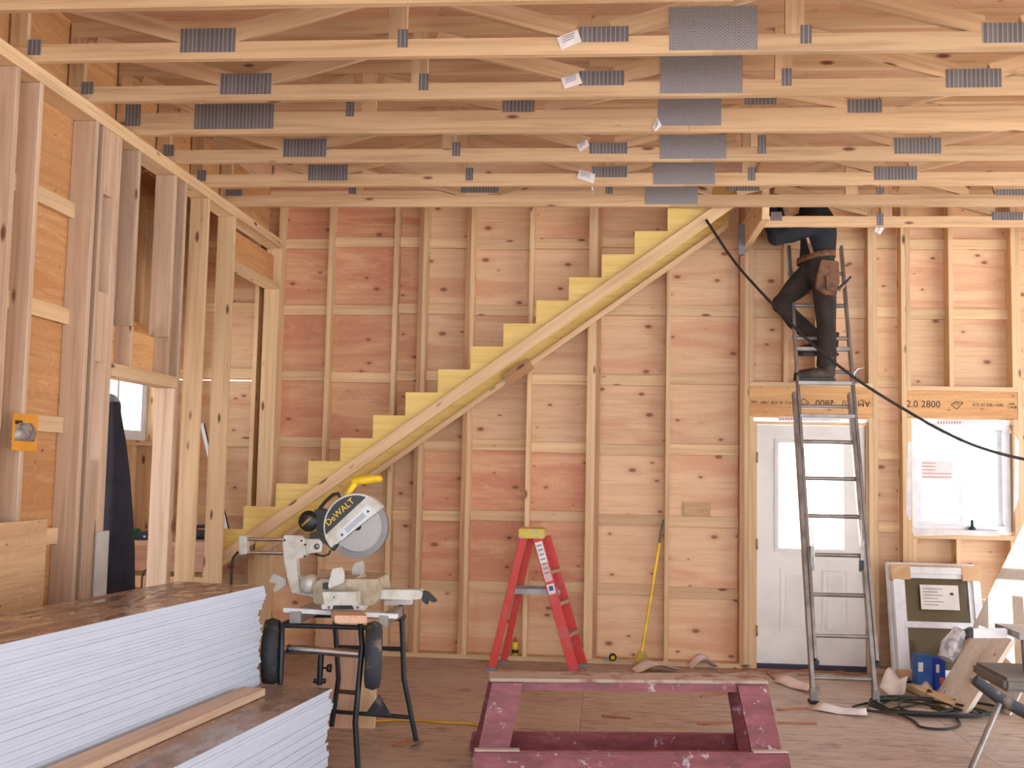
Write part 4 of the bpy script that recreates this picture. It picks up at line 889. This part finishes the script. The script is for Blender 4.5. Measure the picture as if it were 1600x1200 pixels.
# ================================================================== RIGHT CORNER CLUTTER
DARKPANE = plain('coated_dark_glass', (92, 84, 62), .06, scale=2)
# packed spare window units leaning under the window
def leanwin(x0, x1, y0, h, lean, lab, extra=False):
    t = thing('spare_window', lab, 'window unit', ((x0+x1)/2, y0, 0), 'spare window units')
    n = V((0, lean, h)).normalized(); nn = V((0, -n.z, n.y)); O = V((x0, y0, .012)); w = x1-x0; H_ = math.hypot(lean, h)
    def PB(u0, u1, v0, v1, nm, m, d0=0.0, d1=.07):
        c = [O+V((u, 0, 0))+n*v+nn*d for d in (d0, d1) for u, v in ((u0, v0), (u1, v0), (u1, v1), (u0, v1))]
        return MB().add(c, [(0, 1, 2, 3), (7, 6, 5, 4), (0, 4, 5, 1), (1, 5, 6, 2), (2, 6, 7, 3), (3, 7, 4, 0)]).obj(nm, m, t)
    f = .06
    for a in ((0, w, 0, f), (0, w, H_-f, H_), (0, f, f, H_-f), (w-f, w, f, H_-f)): PB(*a, 'window_frame', WHITE)
    mid = H_*.46
    PB(f, w-f, mid, mid+.05, 'meeting_rail', WHITE, .02, .06)
    for a in ((f, w-f, f, f+.035), (f, w-f, H_-f-.035, H_-f), (f, f+.035, f+.035, H_-f-.035), (w-f-.035, w-f, f+.035, H_-f-.035)): PB(*a, 'sash', WHITE, .02, .05)
    PB(f+.036, w-f-.036, f+.036, mid-.001, 'window_pane', DARKPANE, .03, .034); PB(f+.036, w-f-.036, mid+.051, H_-f-.036, 'window_pane', DARKPANE, .03, .034)
    if extra:
        lb = PB(w*.30, w*.74, H_*.62, H_*.62+.20, 'paper_label', PAPER, .0715, .0722)
        for k in range(6): PB(w*.33, w*(.50 if k % 2 else .56), H_*.62+.165-.026*k, H_*.62+.171-.026*k, 'print_line', STEEL, .0724, .073)
        PB(w*.64, w*.68, H_*.62+.12, H_*.62+.14, 'print_line', INK, .0724, .073)
        # cardboard corner wraps
        for a in ((-.012, .14, H_-.11, H_+.012), (w-.14, w+.012, H_-.11, H_+.012), (-.012, .12, -.005, .09)): PB(*a, 'corner_wrap', PLY_PALE, -.004, .0765)
        PB(.14, w-.14, H_-.005, H_+.010, 'corner_wrap', PLY_PALE, -.004, .0765)
    return t
wx0, wx1 = W(1396, 950, 'Y', -.27).x, W(1532, 950, 'Y', -.27).x
leanwin(wx0, wx1, -.38, .90, .20, 'white framed spare window with paper label leaning foremost below the big window', True)
leanwin(wx0-.02, wx1-.01, -.29, .92, .20, 'white framed spare window leaning directly behind the labelled one')
# big pale sheet leaning to the right and small board in front of it
def sheet(name, P, th, m, lab, cat):
    P = [V(p) for p in P]; n = (P[1]-P[0]).cross(P[3]-P[0]).normalized()
    return tag(MB().prism(P, n*th).obj(name, m), lab, cat)
WPLY = plywood('white_faced_plywood', (240, 232, 222), (226, 214, 200), (230, 218, 204), kr=(.01, .02))
fb = W(1474, 1072, 'Z', .004); ft = W(1584, 850, 'Y', fb.y-.02); EDG = V((.15, -.99, 0))
dirU = (ft-fb); dirU = dirU*(1.75/dirU.length)
sheet('leaning_sheet', [fb, fb+dirU, fb+dirU+EDG, fb+EDG], .014, WPLY, 'large pale plywood sheet leaning steeply in the corner with sun on it', 'sheet')
a, b, c, d = W(1480, 1062, 'Y', -1.42), W(1510, 997, 'Y', -1.20), W(1581, 999, 'Y', -1.30), W(1507, 1115, 'Y', -1.62)
c2_ = W(1507, 1116, 'Z', .004); a2 = W(1462, 1084, 'Z', .004)
upv = W(1581, 999, 'Y', c2_.y+.10)-c2_
tag(MB().prism([c2_, c2_+upv, a2+upv, a2], (.026, 0, -.016)).obj('leaning_board', lumber('pale_board', (236, 220, 202), (218, 198, 174))), 'short wide pale board leaning in front of the large plywood sheet', 'board')
tag(board('floor_block', None, PINE, W(1424, 1072, 'Z', .03), W(1488, 1102, 'Z', .03), .10, .045, (0, 0, 1) if 0 else (1, .6, 0), .003), 'short pale 2x4 block lying on the floor beside the leaning board', 'offcut')
tag(board('floor_block', None, PINE_RED, W(1392, 1056, 'Z', .03), W(1418, 1064, 'Z', .03), .08, .04, (1, .6, 0)), 'stubby brown offcut on the floor below the spare windows', 'offcut')
bx0 = W(1470, 1058, 'Z', .0)
def crate(nm, px, py, sz, rz, m, lab, z=0.0, acc=None):
    p = W(px, py, 'Z', z); R_ = Matrix.Rotation(rz, 4, 'Z'); t = thing(nm, lab, 'box', p)
    def loc(x0, x1, y0, y1, z0, z1, n2, m2):
        o = MB().box(x0, x1, y0, y1, z0, z1); o.v = [tuple(R_ @ V(v) + p) for v in o.v]; return o.obj(n2, m2, t)
    x, y, h = sz; loc(-x/2, x/2, -y/2, y/2, 0, h, 'carton', m)
    loc(-x/2+.01, -x*.1, -y/2-.0012, -y/2, h*.55, h*.8, 'print_panel', PAPER)
    if acc: loc(-x*.05, x/2-.01, -y/2-.0012, -y/2, h*.2, h*.4, 'print_panel', acc)
crate('blue_carton', 1441, 1079, (.12, .09, .28), .15, BLUE, 'blue printed carton standing in front of the spare windows')
crate('blue_carton', 1464, 1077, (.09, .09, .25), .3, plain('deep_blue_card', (30, 70, 170), .5), 'deep blue carton with orange stripe against the leaning board', 0, plain('orange_stripe', (222, 96, 50), .6))
cp = W(1492, 1010, 'Y', -.95)
tag(MB().tube([W(1500, 985, 'Y', -.98), W(1486, 1010, 'Y', -1.02), W(1478, 1030, 'Y', -1.05)], [.05, .075, .06], 9).obj('plastic_bag', plain('clear_plastic_wrap', (206, 204, 206), .15, scale=20, dark=(150, 150, 156))), 'crumpled clear plastic package resting on the leaning sheet', 'package')
cpt = fb+dirU*.26+EDG*.06; nS = (dirU.cross(EDG)).normalized(); nS = nS if nS.z > 0 else -nS
tag(MB().tube([cpt+nS*.012+V((-.05, -.02, -.02)), cpt+nS*.018, cpt+nS*.014+V((.05, .02, .04))], .012, 8).obj('blue_clip', plain('slate_blue_plastic', (70, 86, 120), .5)), 'small slate blue clip on the edge of the large leaning sheet', 'clip')
for k, (a, b) in enumerate((((1418, 1066), (1428, 1070)), ((1404, 1056), (1414, 1060)))):
    a, b = W(*a, 'Z', .03), W(*b, 'Z', .03); tag(MB().tube([a, b], .022, 10).obj('blue_tube', BLUE), 'small blue tube lying among the offcuts by the cartons', 'tube', 'blue tubes on the floor')
paper('paper_sheet', [(1434, 1080), (1456, 1079), (1464, 1092), (1444, 1094)], .12, 'cream paper sheet leaning among the offcuts by the cartons', PAPER_PINK)
# second tool stand cut off by the frame at the right
S2 = thing('tool_stand', 'grey tubular tool stand with black foam grip at the right', 'stand', (6.0, -3.0, 0))
MB().tube([W(1523, 1062, 'Y', -3.2), W(1560, 1090, 'Y', -3.2), W(1650, 1140, 'Y', -3.2)], [.030, .034, .034], 12).obj('foam_grip', RUBBER, S2)
lt, lb_ = W(1563, 1096, 'Y', -3.2), W(1518, 1200, 'Y', -3.45); dl = (lb_-lt); lb2 = lt+dl*(lt.z/(lt.z-lb_.z)); MB().tube([lt, lb2], .017, 12).obj('leg', ALU, S2)
lt2 = W(1680, 1130, 'Y', -3.0); MB().tube([lt2, V((lt2.x+.1, -3.0, .0))], .017, 12).obj('leg', ALU, S2); lt3 = W(1660, 1100, 'Y', -2.5); MB().tube([lt3, V((lt3.x, -2.4, 0))], .017, 12).obj('leg', ALU, S2)
a = W(1560, 1052, 'Y', -2.9); MB().box(a.x, a.x+.6, -3.0, -2.45, a.z-.09, a.z-.01).obj('table_body', plain('dusty_grey_table', (120, 112, 104), .7), S2, bevel=.02)
a = W(1573, 985, 'Y', -2.7); MB().box(a.x, a.x+.6, -2.9, -2.5, a.z-.025, a.z+.015).obj('upper_arm', ALU, S2)
MB().tube([W(1600, 1000, 'Y', -2.75), W(1604, 1050, 'Y', -2.75)], .02, 10).obj('upright', ALU, S2)
al = thing('aluminium_rail', 'short white aluminium rail with a black end cap sticking out of the tool stand', 'rail', W(1545, 987, 'Y', -2.75))
MB().prism([W(x, y, 'Y', -2.75) for x, y in ((1521, 983), (1574, 983), (1574, 997), (1521, 997))], (0, .05, 0)).obj('rail_body', WHITE, al); MB().prism([W(x, y, 'Y', -2.752) for x, y in ((1513, 984), (1520.5, 981), (1520.5, 998), (1513, 992))], (0, .054, 0)).obj('end_cap', BLACK, al)

# ================================================================== LEFT WALL: COAT, DISC, PACKET, SHEET
CY = yl(190, 760)-.02
CO = thing('hanging_coat', 'long black coat hanging from a hook at the stud wall opening', 'coat', W(175, 940, 'Y', CY))
prof = [(628, 164, 181), (650, 162, 184), (690, 160, 191), (740, 156, 197), (800, 151, 202), (860, 146, 205), (935, 141, 205), (960, 140, 206)]
def coat(u, v):
    i = min(int(v*7), 6); f = v*7-i; y = prof[i][0]+(prof[i+1][0]-prof[i][0])*f; xa = prof[i][1]+(prof[i+1][1]-prof[i][1])*f; xb = prof[i][2]+(prof[i+1][2]-prof[i][2])*f
    an = u*2*math.pi; L = W(xa, y, 'Y', CY); R_ = W(xb, y, 'Y', CY); c = (L+R_)/2; hw = (R_.x-L.x)/2*(1+.05*math.sin(9*an+v*3)*v)
    return V((c.x+.02+math.cos(an)*hw, CY+math.sin(an)*(.04+.06*v)*(1+.18*math.sin(5*an+v*4)), c.z))
MB().grid(coat, 36, 28).add([coat(i/36, 0) for i in range(36)], [tuple(range(36))]).obj('coat_body', BLACKCLOTH, CO)
dc = W(168, 636, 'Y', CY+.05)
DS = thing('hanging_disc', 'round grey sanding disc hanging at the top of the black coat', 'disc', dc)
MB().lathe(dc, (.75, -.65, 0), [(-.012, 0), (-.012, .07), (-.008, .085), (.008, .085), (.012, .07), (.012, 0)], 28).obj('disc_pad', plain('grey_pad', (140, 138, 140), .6, dark=(96, 92, 92)), DS); MB().lathe(dc+V((.02, -.02, .0)), (.75, -.65, 0), [(-.01, 0), (-.01, .035), (.014, .02), (.014, 0)], 16).obj('disc_hub', CASTW, DS)
by = yl(20, 670)-.0; 
bpX = XL1+.004
q0, q1 = W(20, 645, 'X', bpX), W(56, 705, 'X', bpX)
BP_ = thing('blister_pack', 'orange hanging card with a clear bubble of grey parts pinned to a stud', 'packet', (bpX, (q0.y+q1.y)/2, q1.z))
MB().box(bpX, bpX+.003, q0.y, q1.y, q1.z, q0.z).obj('backing_card', ORANGE, BP_)
ym_ = (q0.y+q1.y)/2; hwid = (q1.y-q0.y)/2
MB().grid(lambda u, v: V((bpX+.0035+.03*math.sin(math.pi*v)**.5*math.sin(math.pi*u)**.5, q0.y+.02+(2*hwid-.04)*(u if v < .5 else .5+(u-.5)*(1-.5*(v-.5)**1.5*2)), q1.z+(q0.z-q1.z)*(.26+.5*v))), 12, 10).obj('plastic_bubble', plain('grey_bubble', (150, 140, 132), .25, dark=(104, 94, 90), scale=30), BP_)
MB().box(bpX+.003, bpX+.0038, q0.y+.02, q0.y+.09, q0.z-.055, q0.z-.035).obj('print_panel', INK, BP_)
sA = W(80, 812, 'X', .17); 
tag(panel('plywood_offcut', None, PLY_PALE, .135, .150, -5.25, sA.y, .002, W(60, 812, 'X', .15).z), 'pale plywood piece standing against the lower left studs', 'plywood')
tag(panel('white_panel_strip', None, plain('grey_white_board', (196, 190, 180), .7), .134, .147, s5-.02, s5+.12, .002, W(160, 830, 'X', .14).z), 'narrow grey-white board standing beside the black coat', 'board')

# ================================================================== THE WORKER
def skinned(name, chains, mat, parent, sub=2):
    """chains: list of lists of (point, radius or (rx,ry)); the first point of a later chain may be an int = index of a shared vertex"""
    vs, rs, es = [], [], []
    for ch in chains:
        prev = None
        for p, r in ch:
            if isinstance(p, int): prev = p; continue
            vs.append(tuple(p)); rs.append(r if isinstance(r, tuple) else (r, r)); i = len(vs)-1
            if prev is not None: es.append((prev, i))
            prev = i
    c = V(vs[0]); me = bpy.data.meshes.new(name); me.from_pydata([tuple(V(v)-c) for v in vs], es, []); o = bpy.data.objects.new(name+'_tmp', me); C.objects.link(o)
    md = o.modifiers.new('s', 'SKIN'); md.use_smooth_shade = True
    for i, r in enumerate(rs): sv = me.skin_vertices[0].data[i]; sv.radius = r; sv.use_root = (i == 0)
    if sub: ms = o.modifiers.new('d', 'SUBSURF'); ms.levels = sub; ms.render_levels = sub
    bpy.context.view_layer.update()
    m2 = bpy.data.meshes.new_from_object(o.evaluated_get(bpy.context.evaluated_depsgraph_get())); bpy.data.objects.remove(o)
    m2.materials.clear(); m2.materials.append(mat)
    for p in m2.polygons: p.use_smooth = True
    return link(name, m2, parent, Matrix.Translation(c))
rungz = W(1285, 597, 'Y', -.43).z
PE = thing('person', 'worker in black jacket, dark trousers and tool belt standing on the ladder', 'person', (4.9, -.45, rungz))
w = lambda x, y, Y: W(x, y, 'Y', Y)
pel = w(1274, 412, -.36); wai = w(1276, 388, -.36); che = w(1279, 350, -.37); nek = w(1262, 318, -.38); hed = w(1246, 300, -.38); hdt = w(1236, 282, -.38)
hl, kl, al_ = w(1283, 432, -.46), w(1291, 508, -.47), w(1292, 573, -.47)
hr, kr_, ar = w(1270, 430, -.27), w(1224, 474, -.24), w(1268, 530, -.25)
shl, ell, wrl = w(1282, 340, -.54), w(1216, 368, -.50), w(1206, 322, -.45)
shr, elr, wrr = w(1276, 340, -.20), w(1226, 352, -.16), w(1212, 318, -.18)
body = [[(pel, (.08, .10)), (wai, (.08, .10)), (che, (.08, .11)), (nek, .055), (hed, (.085, .075)), (hdt, (.09, .075))],
        [(0, 0), (hl, .06), (kl, .045), (al_, .035), (w(1290, 584, -.45), .03), (w(1266, 590, -.45), .025)],
        [(0, 0), (hr, .06), (kr_, .045), (w(1268, 524, -.24), .035), (w(1262, 538, -.25), .03)],
        [(2, 0), (shl, .05), (ell, .04), (wrl, .032)], [(2, 0), (shr, .05), (elr, .04), (wrr, .032)]]
bo = skinned('body', body, SKIN, PE)
def remesh(name, mb, mat, parent, voxel=.014, smooth=6):
    vs = [V(v) for v in mb.v]; c = sum(vs, V())/len(vs); me = bpy.data.meshes.new(name); me.from_pydata([tuple(v-c) for v in vs], [], mb.f)
    bm = bmesh.new(); bm.from_mesh(me); bmesh.ops.remove_doubles(bm, verts=bm.verts, dist=1e-5); bmesh.ops.recalc_face_normals(bm, faces=bm.faces); bm.to_mesh(me); bm.free()
    o = bpy.data.objects.new(name+'_tmp', me); C.objects.link(o); m = o.modifiers.new('r', 'REMESH'); m.mode = 'VOXEL'; m.voxel_size = voxel; m.use_smooth_shade = True
    if smooth: q = o.modifiers.new('s', 'SMOOTH'); q.iterations = smooth; q.factor = .5
    bpy.context.view_layer.update(); m2 = bpy.data.meshes.new_from_object(o.evaluated_get(bpy.context.evaluated_depsgraph_get())); bpy.data.objects.remove(o)
    m2.materials.clear(); m2.materials.append(mat)
    for p in m2.polygons: p.use_smooth = True
    return link(name, m2, parent, Matrix.Translation(c))
def loft(mb, secs, n=20):
    vs = []
    for p, rx, ry in secs: vs += [p+V((math.cos(2*math.pi*k/n)*rx, math.sin(2*math.pi*k/n)*ry, 0)) for k in range(n)]
    m_ = len(secs); mb.add(vs, [(i*n+k, i*n+(k+1) % n, (i+1)*n+(k+1) % n, (i+1)*n+k) for i in range(m_-1) for k in range(n)] + [tuple(range(n))[::-1], tuple(range((m_-1)*n, m_*n))]); return mb
def limb(mb, pts): mb.tube([p for p, r in pts], [r for p, r in pts], 14); [mb.lathe(p, (0, 0, 1), [(-r, 0)]+[(-r*math.cos(a*math.pi/8), r*math.sin(a*math.pi/8)) for a in range(1, 8)]+[(r, 0)], 14) for p, r in pts[1:-1]]; return mb
jk = loft(MB(), [(w(1277, 403, -.36), .148, .182), (w(1278, 390, -.36), .145, .18), (w(1279, 368, -.36), .148, .19), (w(1277, 346, -.37), .15, .20), (w(1272, 330, -.37), .125, .195), (w(1265, 319, -.38), .075, .085), (w(1262, 312, -.38), .07, .08)])
limb(jk, [(w(1287, 339, -.47), .095), (w(1268, 350, -.50), .092), (w(1236, 364, -.50), .085), (w(1213, 370, -.49), .078), (w(1204, 350, -.47), .066), (w(1205, 326, -.45), .055)])
limb(jk, [(w(1283, 339, -.25), .09), (w(1250, 348, -.21), .08), (w(1224, 352, -.18), .07), (w(1213, 335, -.18), .06), (w(1212, 322, -.18), .055)])
remesh('jacket', jk, DENIM, PE)
tr0 = loft(MB(), [(w(1279, 438, -.36), .115, .13), (w(1278, 425, -.36), .135, .165), (w(1277, 408, -.36), .14, .175), (w(1277, 396, -.36), .135, .17)])
limb(tr0, [(w(1284, 424, -.44), .105), (w(1287, 445, -.45), .102), (w(1289, 470, -.45), .094), (w(1291, 508, -.45), .080), (w(1292, 545, -.45), .078), (w(1291, 574, -.45), .084)])
limb(tr0, [(w(1268, 426, -.29), .11), (w(1243, 451, -.26), .10), (w(1221, 475, -.23), .085), (w(1241, 500, -.23), .077), (w(1266, 521, -.24), .072), (w(1284, 536, -.25), .07)])
remesh('trousers', tr0, TROUSER, PE, .012, 4)
def boot(hx, Y, sole_z, L=.235):
    h = V((w(hx, 580, Y).x, Y, sole_z)); m_ = MB()
    limb(m_, [(h+V((0, 0, .20)), .072), (h+V((.002, 0, .12)), .064), (h+V((.006, 0, .06)), .056), (h+V((.004, 0, .05)), .05)])
    limb(m_, [(h+V((.03, 0, .052)), .042), (h+V((.0, 0, .055)), .052), (h+V((-L*.4, 0, .062)), .054), (h+V((-L*.75, 0, .05)), .05), (h+V((-L, 0, .045)), .042), (h+V((-L-.02, 0, .043)), .03)])
    b = remesh('boot', m_, BOOT, PE, .010, 3)
    MB().prism([h+V((.06, -.04, 0)), h+V((.06, .04, 0)), h+V((-L*.6, .052, 0)), h+V((-L, .045, 0)), h+V((-L-.045, .0, 0)), h+V((-L, -.045, 0)), h+V((-L*.6, -.052, 0))], (0, 0, .024)).obj('boot_sole', BLACK, b, bevel=.004)
boot(1293, -.46, rungz+.004); boot(1298, -.26, w(1270, 556, -.26).z)
# tool belt, pouch, tools, suspender
bc = w(1275, 400, -.36)
def belt(u, v): a = u*2*math.pi; return V((bc.x+math.cos(a)*.158, -.36+math.sin(a)*.200, bc.z-.045+.05*v + .030*math.cos(a)))
MB().grid(belt, 40, 2).obj('tool_belt', LEATHER, PE, solid=.006)
pY = -.585
pch = MB().prism([w(x, y, pY) for x, y in ((1283, 405), (1311, 408), (1312, 440), (1307, 462), (1290, 460), (1274, 450), (1278, 425))], (0, .07, 0)).obj('tool_pouch', LEATHER, PE, bevel=.008)
MB().prism([w(x, y, pY-.03) for x, y in ((1290, 430), (1310, 436), (1307, 456), (1292, 452))], (0, .028, 0)).obj('pouch_pocket', LEATHER, pch, bevel=.004)
for x in (1293, 1298, 1303): MB().lathe(w(x, 437+(x-1293)*.3, pY-.031), (0, 1, 0), [(-.002, 0), (-.002, .004), (.002, .004)], 8).obj('rivet', ALU, pch)
MB().tube([w(1308, 452, pY+.03), w(1320, 443, pY+.03), w(1330, 432, pY+.03)], [.012, .011, .009], 8).obj('tool_handle', BLACK, PE)
MB().tube([w(1312, 455, pY+.04), w(1320, 444, pY+.04)], .012, 8).obj('tool_handle', PINE_DARK, PE)
MB().bar(w(1261, 371, -.555), w(1269, 396, -.555), .028, .006, (1, 0, 0)).obj('suspender', LEATHER, PE); MB().tube([w(1262, 372, -.56), w(1265, 381, -.562)], .010, 8).obj('buckle', CHROME, PE)
# head details and hands
MB().lathe(hdt+V((.0, 0, .0)), (-.3, 0, 1), [(-.02, .112), (.03, .108), (.07, .085), (.095, .04), (.10, 0)], 20).obj('knit_cap', DENIM, bo)
hc = hed+V((-.085, 0, .03)); MB().tube([hc+V((.0, 0, .03)), hc+V((-.03, 0, -.005))], [.010, .017], 8).obj('nose', SKIN, bo)
for s in (-1, 1):
    MB().lathe(hc+V((-.002, s*.035, .04)), (-1, 0, 0), [(-.01, .012), (.006, .009), (.010, 0)], 10).obj('eye', WHITE, bo); MB().lathe(hed+V((.01, s*.078, .03)), (0, s, 0), [(-.01, .028), (.014, .024), (.016, 0)], 12).obj('ear', SKIN, bo)
MB().bar(hc+V((-.004, -.024, -.035)), hc+V((-.004, .024, -.035)), .010, .012, (0, 0, 1)).obj('mouth', plain('lips', (170, 100, 90), .5), bo)
for wr_, dirn in ((wrl, V((-.25, .05, .95))), (wrr, V((-.2, -.05, .95)))):
    dirn.normalize(); sd_ = V((.0, 1, 0)); pm = wr_+dirn*.075
    ch = [[(wr_, .028), (wr_+dirn*.045, (.022, .034)), (pm+dirn*.01, (.018, .038))]]
    for k, ln in enumerate((.062, .074, .070, .056)):
        b0_ = pm+dirn*.012+sd_*(.027-.018*k); ch.append([(2, 0), (b0_+dirn*.012, .0095), (b0_+dirn*ln*.55+V((-.010, 0, 0)), .009), (b0_+dirn*ln+V((-.030, 0, 0)), .0075)])
    ch.append([(1, 0), (wr_+dirn*.05+sd_*.038+V((-.01, 0, 0)), .011), (wr_+dirn*.085+sd_*.055+V((-.022, 0, 0)), .0095)])
    skinned('hand', ch, SKIN, bo, 1)
# little clamp and tool by the worker on the wall
cq = W(1334, 590, 'Y', .05); cq.z = 2.4595
cl_ = thing('spring_clamp', 'small steel clamp standing on the header plate beside the ladder', 'clamp', cq)
MB().tube([cq+V((0, 0, .006)), cq+V((.0, 0, .09)), cq+V((.03, 0, .13)), cq+V((.09, 0, .14))], [.014, .009, .012, .006], 8).obj('jaw', CHROME, cl_); MB().tube([cq+V((.02, .0, .008)), cq+V((.02, 0, .10))], .008, 8).obj('handle', STEEL, cl_)
